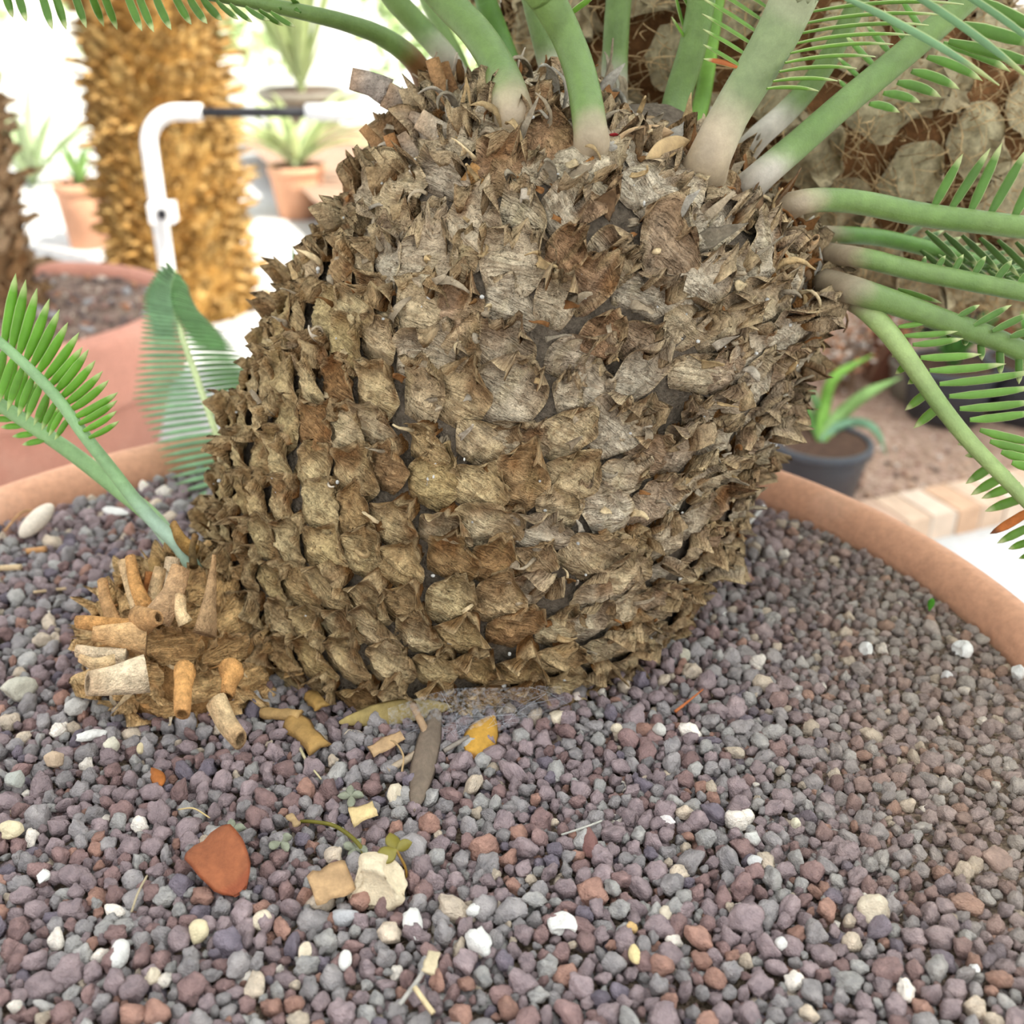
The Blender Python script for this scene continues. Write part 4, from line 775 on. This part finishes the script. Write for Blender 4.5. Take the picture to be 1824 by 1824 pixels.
curved_chip(690, 1335, 64, 28, 30, srgb(190, 156, 116), 'flat tan bark strip left of the grey rolled leaf', 'bark_strip', 'plant chip', arc=.2, th=.0016, z=.008)
curved_chip(524, 1471, 40, 14, -55, srgb(186, 156, 114), 'narrow tan splinter at the start of the green clover runner', 'wood_splinter', 'plant chip', arc=.2, z=.007)
curved_chip(526, 1208, 36, 22, 0, srgb(196, 158, 104), 'tiny tan scale wedged between trunk and young cycad', 'scale_flake', 'plant chip', arc=.3, z=.012)
# leaves
def flat_leaf(b, t, w_, col, label, name, z0=.008, z1=.008, fold=.3, bend=.1, shape='oval', edge=None, tipc=None, th=.0005, face=0.0):
    B, T = G(*b, z0), G(*t, z1); D = float(((B + T) / 2 - CAM) @ FW)
    V, F, C_ = leaf(B, T, px2m(w_, D), face, bend, col, edge, n=15, fold=fold, th=th, tipc=tipc, shape=shape)
    C_ = C_ * (1 + .25 * fbm(V * 120, 3))[:, None]
    V[:, 2] = np.maximum(V[:, 2], .0015); q = (B + T) / 2
    o = mk(name, V, F, M_litter, None, (q[0], q[1], V[:, 2].min()), C_); return tag(o, label, 'leaf')
flat_leaf((364, 1500), (430, 1590), 96, srgb(156, 92, 58), 'glossy orange leaf lying curved on the gravel', 'orange_leaf', .012, .006, -.4, .16, th=.0012, shape='broad', edge=srgb(150, 80, 48), tipc=srgb(150, 80, 50))
flat_leaf((604, 1287), (806, 1258), 46, srgb(170, 148, 92), 'long olive dry leaf lying along the foot of the trunk', 'dry_leaf', .008, .018, .35, .02)
flat_leaf((880, 1275), (840, 1352), 62, srgb(196, 148, 62), 'golden folded leaf beside the cobweb', 'golden_leaf', .014, .006, .55, .05, tipc=srgb(140, 92, 40))
flat_leaf((778, 1262), (738, 1446), 46, srgb(128, 112, 96), 'grey rolled leaf lying lengthwise in front of the trunk', 'rolled_leaf', .020, .008, .9, .03, shape='blade')
# dry leaves caught in the crown
def crown_leaf(b, t, w_, Db, Dt, col, label, name, face=0.2, fold=.25):
    V, F, C_ = leaf(P(*b, Db), P(*t, Dt), px2m(w_, Db), face, .02, col, None, n=13, fold=fold, th=.0004, shape='oval'); C_ = C_ * (1 + .22 * fbm(V * 100, 3))[:, None]
    o = mk(name, V, F, M_litter, None, None, C_); return tag(o, label, 'leaf')
crown_leaf((1085, 258), (1200, 236), 40, .60, .615, srgb(196, 162, 122), 'fallen tan oval leaf caught behind a stalk in the crown', 'dry_leaf', .3)
crown_leaf((1150, 285), (1228, 250), 40, .595, .61, srgb(190, 160, 116), 'second tan oval leaf lower in the crown beside a dark curled scrap', 'dry_leaf', .3)
crown_leaf((1086, 240), (1106, 250), 14, .60, .61, srgb(150, 32, 34), 'dark red leaf scrap showing in the crown', 'red_leaf', .3)
# straws, twigs, needles
def straw(path, w_, col, label, name, cat='straw', seg=6, w1=None, mat=None):
    pts_ = np.array([G(x, y, z) for x, y, z in path]); D = float((pts_.mean(0) - CAM) @ FW); V, F = tube(pts_, [px2m(w_, D) / 2, px2m(w1 if w1 else w_, D) / 2], n=max(6, 5 * len(path)), seg=seg)
    o = mk(name, V, F, mat or M_litter, None, (pts_[:, 0].mean(), pts_[:, 1].mean(), V[:, 2].min()), np.asarray(col) * (1 + .2 * fbm(V * 150, 2))[:, None]); return tag(o, label, cat)
straw([(532, 1327, .008), (546, 1355, .009), (572, 1388, .008)], 7, srgb(206, 192, 150), 'pale shredded straw below the long curved brown leaf base', 'straw', w1=3)
straw([(735, 1255, .022), (752, 1290, .018), (768, 1325, .010)], 14, srgb(172, 142, 110), 'brown twig leaning from the trunk onto the grey rolled leaf', 'twig', 'twig')
straw([(690, 1372, .008), (730, 1350, .010), (768, 1322, .012)], 14, srgb(176, 156, 132), 'grey tan hollow twig crossing in front of the trunk', 'twig', 'twig')
straw([(680, 1330, .010), (700, 1320, .014), (718, 1345, .012), (716, 1375, .008)], 4, srgb(178, 148, 108), 'fine fibre looped over the hollow twig', 'plant_fibre', 'fibre')
straw([(790, 1338, .008), (835, 1312, .010)], 9, srgb(152, 140, 128), 'short grey twig between the rolled leaf and the golden leaf', 'twig', 'twig')
straw([(1202, 1268, .006), (1225, 1250, .010), (1252, 1228, .008)], 6, srgb(186, 108, 62), 'orange pine needle pair on the gravel right of the trunk', 'pine_needle', 'needle', w1=3)
straw([(772, 1805, .008), (752, 1778, .010), (738, 1758, .012)], 10, srgb(222, 200, 156), 'thick straw stalk low in the gravel', 'straw_stalk')
straw([(712, 1790, .006), (745, 1745, .010), (765, 1712, .014)], 9, srgb(186, 180, 170), 'grey grass stalk crossing the thick straw stalk', 'grass_stalk')
curved_chip(770, 1727, 40, 26, 70, srgb(214, 196, 160), 'papery husk on top of the grey grass stalk', 'husk', 'husk', arc=.6, tilt=.4, z=.012)
straw([(8, 946, .008), (40, 912, .016), (72, 912, .012)], 5, srgb(196, 150, 104), 'curved tan root fibre beside the white seed', 'root_fibre', 'fibre')
straw([(0, 1012, .006), (38, 1010, .006)], 12, srgb(216, 188, 148), 'tan straw piece at the left edge in front of the white seed', 'straw')
straw([(48, 982, .006), (82, 978, .008)], 12, srgb(204, 152, 100), 'short orange brown straw below the white seed', 'straw')
straw([(60, 1055, .006), (118, 1048, .007)], 6, srgb(206, 178, 140), 'thin straw on the gravel left of the young cycad', 'straw')
straw([(234, 1625, .007), (246, 1590, .012), (262, 1560, .010)], 4, srgb(188, 172, 140), 'thin dry grass stem left of the orange leaf', 'dry_grass')
straw([(318, 1442, .008), (345, 1440, .012), (374, 1457, .006)], 3, srgb(222, 196, 140), 'hair-thin yellow fibre above the orange leaf', 'plant_fibre', 'fibre')
straw([(1000, 1487, .006), (1040, 1474, .010), (1072, 1462, .007)], 4, srgb(196, 192, 180), 'pale grass thread behind the long reddish stone', 'grass_thread')
straw([(1310, 962, .004), (1340, 925, .02), (1362, 900, .03)], 7, WHT, 'white plastic tag stem sticking up behind the trunk', 'plant_tag_stem', 'tag')
flat_leaf((270, 1368), (288, 1400), 26, srgb(176, 106, 50), 'small curled orange brown scrap in front of the young cycad', 'leaf_scrap', .006, .006, .8, .1)
flat_leaf((1655, 1088), (1661, 1066), 12, srgb(92, 170, 52), 'tiny bright green sprout by the right rim', 'sprout', .004, .016, .3, .05)
# clover
cl = empty('clover', G(690, 1500, .004)); tag(cl, 'olive clover runner with one three-part leaf on the gravel', 'clover')
pts_ = np.array([G(x, y, z) for x, y, z in ((524, 1463, .006), (560, 1464, .010), (600, 1473, .012), (640, 1505, .012), (655, 1540, .006))]); V, F = tube(pts_, [.0009, .0013], n=24, seg=8); mk('runner', V, F, M_leaf, cl, col=srgb(128, 120, 44))
pts_ = np.array([G(x, y, z) for x, y, z in ((724, 1566, .004), (722, 1545, .012), (706, 1514, .022))]); V, F = tube(pts_, [.0007, .0007], n=12, seg=6); mk('stalk', V, F, M_leaf, cl, col=srgb(168, 132, 62))
for tx, ty, ww in ((694, 1484, 28), (734, 1500, 22), (672, 1532, 34)):
    V, F, C_ = leaf(G(706, 1514, .022), G(tx, ty, .022), px2m(ww, .55), .3, .05, srgb(150, 138, 62), None, n=9, fold=.2, shape='oval'); mk('leaflet', V, F, M_leaf, cl, col=C_)
# grey-green withered clover scraps
for i, (x, y, lb_) in enumerate(((625, 1418, 'withered grey-green leaf scrap left of the cream stone'), (500, 1500, 'withered grey-green leaf scrap left of the clover runner'), (633, 1512, 'withered pale green leaf scrap at the end of the clover runner'), (415, 1478, 'faded green leaf scrap above the orange leaf'))):
    mb = MB()
    for k in range(4):
        a = k * 1.57 + i; V, F, C_ = leaf(G(x, y, .009), G(x + 24 * math.cos(a), y + 20 * math.sin(a), .008 + .004 * (k % 2)), px2m(17, .57), .2, .1, srgb(150, 152, 130), None, n=7, fold=.6, shape='oval'); mb.add(V, F, C_)
    o = mb.build('withered_leaf', M_litter, None, G(x, y, .004)); tag(o, lb_, 'leaf')
# cobweb
mwb, n, l, b = new_mat('cobweb', .6, .3); b.inputs['Base Color'].default_value = (.8, .82, .85, 1); t = noise_node(n, l, 500, 5); rr = ramp(n, l, t.outputs['Fac'], [(.40, (.0,) * 3), (.75, (.30,) * 3)]); l.new(rr.outputs['Color'], b.inputs['Alpha'])
gu = np.linspace(0, 1, 22); gv = np.linspace(0, 1, 10); top = spline([(690, 1262), (800, 1228), (900, 1225), (1000, 1222)], 22); bot = spline([(700, 1310), (800, 1318), (900, 1302), (1020, 1238)], 22)
V = np.zeros((22, 10, 3))
for i in range(22):
    A_ = G(*top[i], .0) ; A_ = P(top[i][0], top[i][1], .640); B_ = G(*bot[i], .008)
    for j in range(10): f = gv[j]; V[i, j] = A_ * (1 - f) + B_ * f + np.array([0, 0, -.010 * math.sin(math.pi * f)])
hole = G(893, 1272, .016); dd = np.linalg.norm(V - hole, axis=-1, keepdims=True); V = V + np.array([0, .02, -.006]) * np.exp(-(dd / .008) ** 2)
web = mk('cobweb', V.reshape(-1, 3), grid_faces(22, 10), mwb, None, G(860, 1290, .004)); tag(web, 'thin grey funnel cobweb stretched between trunk foot and gravel', 'cobweb')
mb = MB()
for _ in range(45):
    i0, j0, i1, j1 = rng.integers(0, 22), rng.integers(0, 10), rng.integers(0, 22), rng.integers(0, 10)
    if abs(i0 - i1) > 9: continue
    A_, B_ = V[i0, j0], V[i1, j1]; vv, ff = tube([A_, (A_ + B_) / 2 + rng.normal(size=3) * .002 + [0, 0, .002], B_], [.00006], n=5, seg=3); mb.add(vv, ff, srgb(220, 222, 226))
mb.build('threads', M_stone, web)

# ------------------------------------------------------------------ second potted cycad on the left
C2 = P(35, 560, 2.27); C2 = np.array([-1.05, 2.19, 0]); R2 = .34; Z2 = -.222
pot2 = empty('terracotta_pot', (C2[0], C2[1], ZG)); tag(pot2, 'thick-lipped terracotta pot standing left behind the bowl', 'plant pot')
V, F = lathe([(.24, ZG), (.25, ZG), (.33, Z2 - .145)], C2, 96); mk('pot_wall', V, F, M_terra2, pot2)
V, F = lathe([(.325, Z2 - .15), (.352, Z2 - .15), (.358, Z2 - .135), (.363, Z2 - .02), (.355, Z2), (.335, Z2 + .002), (.325, Z2 - .015), (.322, Z2 - .06)], C2, 96); mk('rim', V, F, M_terra2, pot2)
r_ = np.linspace(.01, .325, 40); th = np.linspace(0, 2 * np.pi, 97)[:-1]; V = np.stack([C2[0] + r_[:, None] * np.cos(th), C2[1] + r_[:, None] * np.sin(th), 0 * r_[:, None] * th], -1); V[..., 2] = Z2 - .022 + .02 * np.exp(-(r_[:, None] / .15) ** 2) + .006 * fbm(V * 25, 3)
s2 = mk('potting_soil', V.reshape(-1, 3), grid_faces(40, 96, True), soil_mat('pot_soil', srgb(104, 84, 72), srgb(140, 118, 104), srgb(180, 160, 146), 40), pot2)
mb = MB(); VI, FI = ICO[2]
for _ in range(420):
    a_ = rng.random() * 6.283; rr_ = .31 * math.sqrt(rng.random()); c = [srgb(150, 120, 108), srgb(120, 104, 98), srgb(214, 196, 178), srgb(190, 140, 110), srgb(170, 166, 164)][rng.choice(5, p=[.35, .3, .1, .12, .13])]
    mb.add(np.array([C2[0] + rr_ * math.cos(a_), C2[1] + rr_ * math.sin(a_), Z2 - .018 + .02 * math.exp(-(rr_ / .15) ** 2)]) + VI * rng.uniform(.003, .011) * rng.uniform(.6, 1.2, 3), FI, c)
o = mb.build('grit_mulch', M_stone, pot2); o['kind'] = 'stuff'
def palm_trunk(name, base, h, r, label, cat, n, a, b, H, tint, tip, lean=(0, 0), dryv=.4):
    root = empty(name, base); tag(root, label, cat); base = np.array(base, float)
    def sf(z, ph):
        rr_ = r * (1 + .05 * np.sin(z * 5)) * np.interp(z / h, [0, .08, .85, 1], [1.12, 1.0, .97, .8]); return base + np.stack([rr_ * np.cos(ph) + lean[0] * z, rr_ * np.sin(ph) + lean[1] * z, z + 0 * rr_], -1)
    z = np.linspace(0, h, 24); ph = np.linspace(0, 6.2832, 41)[:-1]; V = sf(z[:, None] + 0 * ph, ph + 0 * z[:, None]); V = np.concatenate([V.reshape(-1, 3), [base + [lean[0] * h, lean[1] * h, h]]])
    F = [grid_faces(24, 40, True), np.array([[23 * 40 + j, 23 * 40 + (j + 1) % 40, 24 * 40] for j in range(40)])]; mk('trunk', V, F, plain('palm_core', tip * .5, .9, .1), root)
    k = np.arange(n); zz = h * (k + .5) / n; pp = (k * 2.399963) % 6.2832; zz = zz + rng.normal(size=n) * .1 * b; p = sf(zz, pp); du = unit(sf(zz, pp + .01) - sf(zz, pp - .01)); dv = np.tile([lean[0], lean[1], 1.0], (n, 1)); dv = unit(dv); nn = unit(np.cross(du, dv))
    m_ = rng.random((n, 1)); W, F, Cc = scales(p, du, dv, nn, a * rng.uniform(.8, 1.2, n), b * rng.uniform(.8, 1.3, n), H * rng.uniform(.5, 1.6, n), np.full(n, dryv), tint * (1 - m_) + tip * m_, nu=7, nv=7, wrk=.0)
    Cc = Cc * .5 + np.repeat(tint * (1 - m_) + tip * m_, len(Cc) // n, 0) * .5
    mk('leaf_base_armour', W, F, M_bark, root, grain=GRAIN, col=Cc); return root
palm_trunk('cycad', (C2[0] - .015, C2[1], Z2 - .02), .95, .082, 'narrow brown cycad trunk in the thick-lipped pot at the left edge', 'cycad', 230, .024, .055, .020, srgb(206, 178, 146), srgb(176, 136, 96))
# golden sunlit column
gp = G(322, 565, ZG)
palm_trunk('palm', (gp[0], gp[1] + .1, ZG), 1.9, .185, 'tall sunlit golden palm trunk rough with leaf bases', 'palm', 1300, .021, .048, .026, srgb(226, 190, 122), srgb(204, 156, 84), dryv=.7)
# white rail of a trolley
D_ = 2.9; M_white = plain('white_paint', srgb(240, 240, 238), .4, .5, (.97, 1.02), 8); M_black = plain('black_rubber', srgb(34, 34, 38), .6, .3)
M_gw = plain('grey_metal', srgb(120, 124, 128), .5, .5)
r0 = P(276, 330, D_); zt_ = P(330, 192, D_)[2]; x1 = P(375, 200, D_)[0]; x2 = P(556, 200, D_)[0]; y0 = r0[1]; x3 = P(800, 200, D_)[0]
rail = empty('hand_rail', (r0[0], y0, ZG)); tag(rail, 'white bent tube rail with a black grip sleeve in front of the golden palm', 'rail')
cr = .085
arcp = [(r0[0] + cr - cr * math.cos(t), y0, zt_ - cr + cr * math.sin(t)) for t in np.linspace(0, math.pi / 2, 9)]
V, F = tube([(r0[0], y0, ZG), (r0[0], y0, zt_ - cr - .25), (r0[0], y0, zt_ - cr - .02)] + arcp + [(x1 - .02, y0, zt_), (x1, y0, zt_)], [.021], n=90, seg=16); mk('post', V, F, M_white, rail)
V, F = tube([(x1 - .005, y0, zt_), (x2 + .005, y0, zt_)], [.0125], n=4, seg=14); mk('grip', V, F, M_black, rail)
V, F = tube([(x2, y0, zt_), (x3, y0, zt_)], [.021], n=4, seg=16); mk('bar', V, F, M_white, rail)
V, F = tube([(x3, y0, zt_ + .02), (x3, y0, ZG)], [.021], n=4, seg=16); mk('post', V, F, M_white, rail)
bk = P(290, 378, D_ - .03); V, F = box(bk[0], bk[1], bk[2], .062, .05, .05); br = mk('bracket', V, F, M_white, rail, smooth=False)
V, F = box(bk[0] + .006, bk[1] - .027, bk[2] + .001, .022, .01, .024); mk('slot', V, F, M_black, br, smooth=False)

# ------------------------------------------------------------------ far left: pots and plants in the sun
def small_pot(name, x, y, base_z, rt_, rb_, h, mat, label, cat='plant pot', soil=True):
    o = empty(name, (x, y, base_z)); tag(o, label, cat); c = np.array([x, y, base_z])
    V, F = lathe([(.001, 0), (rb_, 0), (rt_ * .96, h * .80), (rt_ * .98, h * .88)], c, 48); mk('pot_wall', V, F, mat, o)
    V, F = lathe([(rt_ * .97, h * .84), (rt_ * 1.04, h * .85), (rt_ * 1.05, h * .98), (rt_ * 1.02, h), (rt_ * .95, h), (rt_ * .93, h * .97), (rt_ * .92, h * .85)], c, 48); mk('rim', V, F, mat, o)
    V, F = lathe([(rt_ * .93, h * .95), (rt_ * .5, h * .97), (.001, h * .97)], c, 32); mk('potting_soil', V, F, M_potsoil, o); return o
M_potsoil = plain('potting_soil', srgb(84, 64, 52), .95, .1, (.6, 1.3), 80)
M_blackpot = plain('black_plastic', srgb(58, 60, 66), .45, .45, (.9, 1.1), 12); M_redpot = plain('brown_plastic', srgb(140, 96, 78), .5, .4, (.85, 1.1), 10); M_greypot = plain('grey_plastic', srgb(132, 126, 112), .6, .3)
def strap_plant(name, base, n, L, w_, col, label, cat, spread=.8, droop=.5, up0=1.0, width_n=9):
    o = empty(name, base); tag(o, label, cat); base = np.array(base, float)
    for k in range(n):
        a_ = k * 2.4 + rng.normal() * .2; s = spread * rng.uniform(.3, 1.0); d = unit(np.array([math.cos(a_) * s, math.sin(a_) * s, up0])); L_ = L * rng.uniform(.7, 1.15); dd = d.copy(); pts_ = [base.copy()]
        for j in range(8): pts_.append(pts_[-1] + dd * L_ / 8); dd = unit(dd + np.array([math.cos(a_) * .2, math.sin(a_) * .2, -1]) * droop * .16)
        p = np.array(pts_); T = unit(np.gradient(p, axis=0)); S = unit(np.cross(T, np.array([0, 0, 1.0]) + 1e-3)); u = np.linspace(0, 1, 9); wd = w_ / 2 * np.interp(u, [0, .2, .6, 1], [.8, 1, .8, .03]); N_ = np.cross(S, T)
        x = np.array([-1, 0, 1, 0]); kz = np.array([.35, .0, .35, -.12]); V = p[:, None] + (wd[:, None] * x)[..., None] * S[:, None] + (wd[:, None] * kz)[..., None] * N_[:, None]
        mk('leaf', V.reshape(-1, 3), grid_faces(9, 4, True), M_far, o, col=np.asarray(col) * rng.uniform(.85, 1.15))
    return o
q = G(162, 438, ZG); small_pot('terracotta_pot', q[0], q[1], ZG, .10, .075, .25, M_terra, 'small terracotta pot standing in the sun left of the golden palm')
strap_plant('potted_plant', (q[0], q[1], ZG + .23), 8, .22, .03, srgb(150, 186, 110), 'pale green plant in the small terracotta pot left of the golden palm', 'plant')
q = G(214, 478, ZG); V, F = tube([(q[0], q[1], ZG), (q[0] - .02, q[1], ZG + .28)], [.014], n=4, seg=10); o = mk('stake', V, F, M_greypot, None, (q[0], q[1], ZG)); tag(o, 'grey stake standing in front of the small terracotta pot', 'stake')
q = G(535, 385, ZG); small_pot('terracotta_pot', q[0], q[1], ZG, .12, .09, .22, M_terra, 'sunlit terracotta pot half hidden by arching pale leaves')
strap_plant('agave', (q[0], q[1], ZG + .20), 30, .55, .05, srgb(216, 228, 176), 'arching pale yellow-green plant in the half hidden sunlit pot', 'plant', 1.0, .9, .8)
q = G(760, 310, ZG); strap_plant('bromeliad', (q[0], q[1], ZG), 22, .62, .06, srgb(150, 196, 90), 'bright green strap-leaved plant in the sun beside the crown', 'plant', .7, .6)
q = G(545, 268, ZG); small_pot('planter', q[0], q[1], ZG, .24, .18, .34, M_greypot, 'dark planter far behind the black grip of the rail')
strap_plant('yucca', (q[0], q[1], ZG + .32), 44, 1.3, .05, srgb(196, 212, 150), 'tall pale grassy clump in the dark planter behind the rail', 'plant', .55, .14)
q = G(60, 330, ZG); strap_plant('agave', (q[0], q[1], ZG), 20, .6, .06, srgb(190, 206, 160), 'pale rosette plant far behind at the left', 'plant', .9, .5)
# two green leaf blades just behind the trunk edge
q = G(560, 620, 0) ; hb = P(530, 520, 1.15)
def bush(name, base, r, h, n, col, label, ls=.05):
    o = empty(name, base); tag(o, label, 'shrub'); base = np.array(base, float)
    V, F = tube([base, base + [.03, 0, h * .4], base + [0, .02, h * .75]], [.03, .02, .01], n=8, seg=8); mk('stem', V, F, M_greypot, o)
    c = base + np.clip(rng.normal(size=(n, 3)), -1.6, 1.6) * [r * .5, r * .5, h * .22] + [0, 0, h * .62]; d = unit(rng.normal(size=(n, 3))); s = unit(np.cross(d, rng.normal(size=(n, 3)))); L_ = ls * rng.uniform(.7, 1.4, (n, 1)); nrm_ = np.cross(d, s) * L_ * .08
    V = np.stack([c, c + d * L_ * .5 + s * L_ * .28 + nrm_, c + d * L_, c + d * L_ * .5 - s * L_ * .28 + nrm_], 1).reshape(-1, 3); F = np.arange(n * 4).reshape(-1, 4)
    C_ = np.repeat(np.asarray(col) * rng.uniform(.6, 1.3, (n, 1)), 4, 0); f = mk('foliage', V, F, M_far, o, col=C_); f['kind'] = 'stuff'; return o
bush('shrub', (-2.7, 10.2, ZG), 1.0, .75, 600, srgb(184, 202, 146), 'airy yellow-green shrub far behind the rail', .13)
bush('shrub', (-.5, 9.0, ZG), .7, .8, 380, srgb(168, 190, 130), 'green shrub far behind the bent left fronds of the crown', .12)
bush('shrub', (-4.9, 10.0, ZG), .8, .7, 300, srgb(190, 206, 160), 'pale shrub far back at the left', .13)
bush('shrub', (1.6, 9.6, ZG), 1.0, .9, 900, srgb(120, 150, 84), 'leafy shrub far behind the seed cone', .13)

# ------------------------------------------------------------------ right: pots on the soil bed
def bed_at(px_, py_):
    q = G(px_, py_, ZG + KH); 
    for _ in range(4): q = G(px_, py_, bed_z(q))
    return q
q = bed_at(1450, 888); small_pot('nursery_pot', q[0], q[1], q[2] - .004, .096, .072, .135, M_blackpot, 'black nursery pot with a small aloe at the corner of the brick edging')
al = empty('aloe', (q[0], q[1], q[2] + .13)); tag(al, 'small aloe with a few arching green leaves in the black pot', 'plant')
AB = P(1466, 762, float((q - CAM) @ FW)); Dq = float((q - CAM) @ FW)
for (pth, w_, c) in ((((1462, 768), (1468, 720), (1488, 670), (1555, 632)), 24, srgb(142, 190, 84)), (((1472, 768), (1500, 735), (1545, 700), (1605, 672)), 26, srgb(156, 192, 116)), (((1476, 766), (1520, 752), (1558, 765), (1580, 812)), 18, srgb(136, 176, 140)), (((1456, 768), (1440, 740), (1425, 715), (1412, 706)), 20, srgb(130, 176, 96)), (((1460, 770), (1440, 752), (1418, 748), (1400, 760)), 18, srgb(120, 160, 90)), (((1463, 768), (1456, 730), (1446, 700), (1440, 690)), 16, srgb(130, 170, 110))):
    p = spline([P(x, y, Dq - .02 + .03 * (k % 2)) for k, (x, y) in enumerate(pth)], 12); p[0] = [q[0], q[1], q[2] + .125]; T = unit(np.gradient(p, axis=0)); S = unit(np.cross(T, -FW)); N_ = np.cross(S, T); u = np.linspace(0, 1, 12); wd = px2m(w_, Dq) / 2 * np.interp(u, [0, .3, .7, 1], [.9, 1, .75, .05]); x = np.array([-1, 0, 1, 0]); kz = np.array([.3, .1, .3, -.25])
    V = p[:, None] + (wd[:, None] * x)[..., None] * S[:, None] + (wd[:, None] * kz)[..., None] * N_[:, None]; mk('leaf', V.reshape(-1, 3), grid_faces(12, 4, True), M_far, al, col=c)
q = bed_at(1566, 672); small_pot('plant_pot', q[0], q[1], q[2], .075, .05, .27, M_redpot, 'tall reddish brown pot standing in the bed behind the aloe')
q = bed_at(1630, 705); small_pot('plant_pot', q[0], q[1], q[2], .07, .06, .09, M_greypot, 'low grey pot right of the tall reddish brown pot')
q = bed_at(1680, 738); small_pot('nursery_pot', q[0], q[1], q[2], .105, .085, .13, M_blackpot, 'black nursery pot behind the comb of right-hand leaflets')
strap_plant('potted_plant', (q[0], q[1], q[2] + .12), 14, .22, .03, srgb(96, 150, 70), 'green strap-leaved plant in the black pot behind the right frond', 'plant', .8, .5)
q = bed_at(1822, 742); small_pot('nursery_pot', q[0], q[1], q[2], .11, .09, .14, M_blackpot, 'second black nursery pot beside the right edge of the bed')
strap_plant('potted_plant', (q[0], q[1], q[2] + .13), 14, .24, .035, srgb(120, 176, 80), 'bright green plant in the pot beside the right edge', 'plant', .8, .5)
q = bed_at(1672, 575); small_pot('nursery_pot', q[0], q[1], q[2], .14, .11, .22, M_blackpot, 'large black pot standing far back under the seed cone')
q = bed_at(1830, 590); small_pot('plant_pot', q[0], q[1], q[2], .13, .1, .2, M_terra, 'pale terracotta pot far back near the right edge')
strap_plant('potted_plant', (q[0], q[1], q[2] + .18), 18, .5, .05, srgb(120, 170, 90), 'leafy green plant in the pale terracotta pot far back', 'plant', .8, .6)
# dry speckled shrub beside the tall pot
q = bed_at(1500, 690); o = empty('dry_shrub', q); tag(o, 'dry twiggy shrub with orange and white flecks beside the tall reddish pot', 'shrub')
mb = MB(); tb_ = MB()
for _ in range(60):
    d = unit(np.array([rng.normal() * .35, rng.normal() * .35, 1])); L_ = rng.uniform(.10, .26); V, F = tube([q + [rng.normal() * .02, rng.normal() * .02, 0], q + d * L_], [.0018, .0009], n=4, seg=5); tb_.add(V, F, srgb(150, 124, 100))
    for _ in range(9): mb.add(q + d * L_ * rng.uniform(.2, 1) + rng.normal(size=3) * .008 + ICO[1][0] * rng.uniform(.004, .009) * [1, 1, .6], ICO[1][1], [srgb(206, 140, 96), srgb(222, 206, 190), srgb(176, 124, 90), srgb(190, 180, 170)][rng.integers(4)])
tb_.build('twigs', M_litter, o); f = mb.build('flecks', M_litter, o); f['kind'] = 'stuff'
# loose grit on the bed
mb = MB()
for _ in range(1500):
    f1, f2 = rng.random() * 3.2, rng.random() ** 1.6 * 2.2; q = a0 + kd * f1 + kn * f2; q[2] = bed_z(q) + .002
    mb.add(q + ICO[1][0] * rng.uniform(.003, .010) * rng.uniform(.6, 1.2, 3), ICO[1][1], [srgb(196, 164, 140), srgb(160, 124, 104), srgb(206, 190, 176), srgb(130, 110, 98)][rng.integers(4)])
o = mb.build('bed_grit', M_stone); tag(o, 'loose reddish grit strewn over the soil bed behind the kerb', 'grit', kind='stuff')
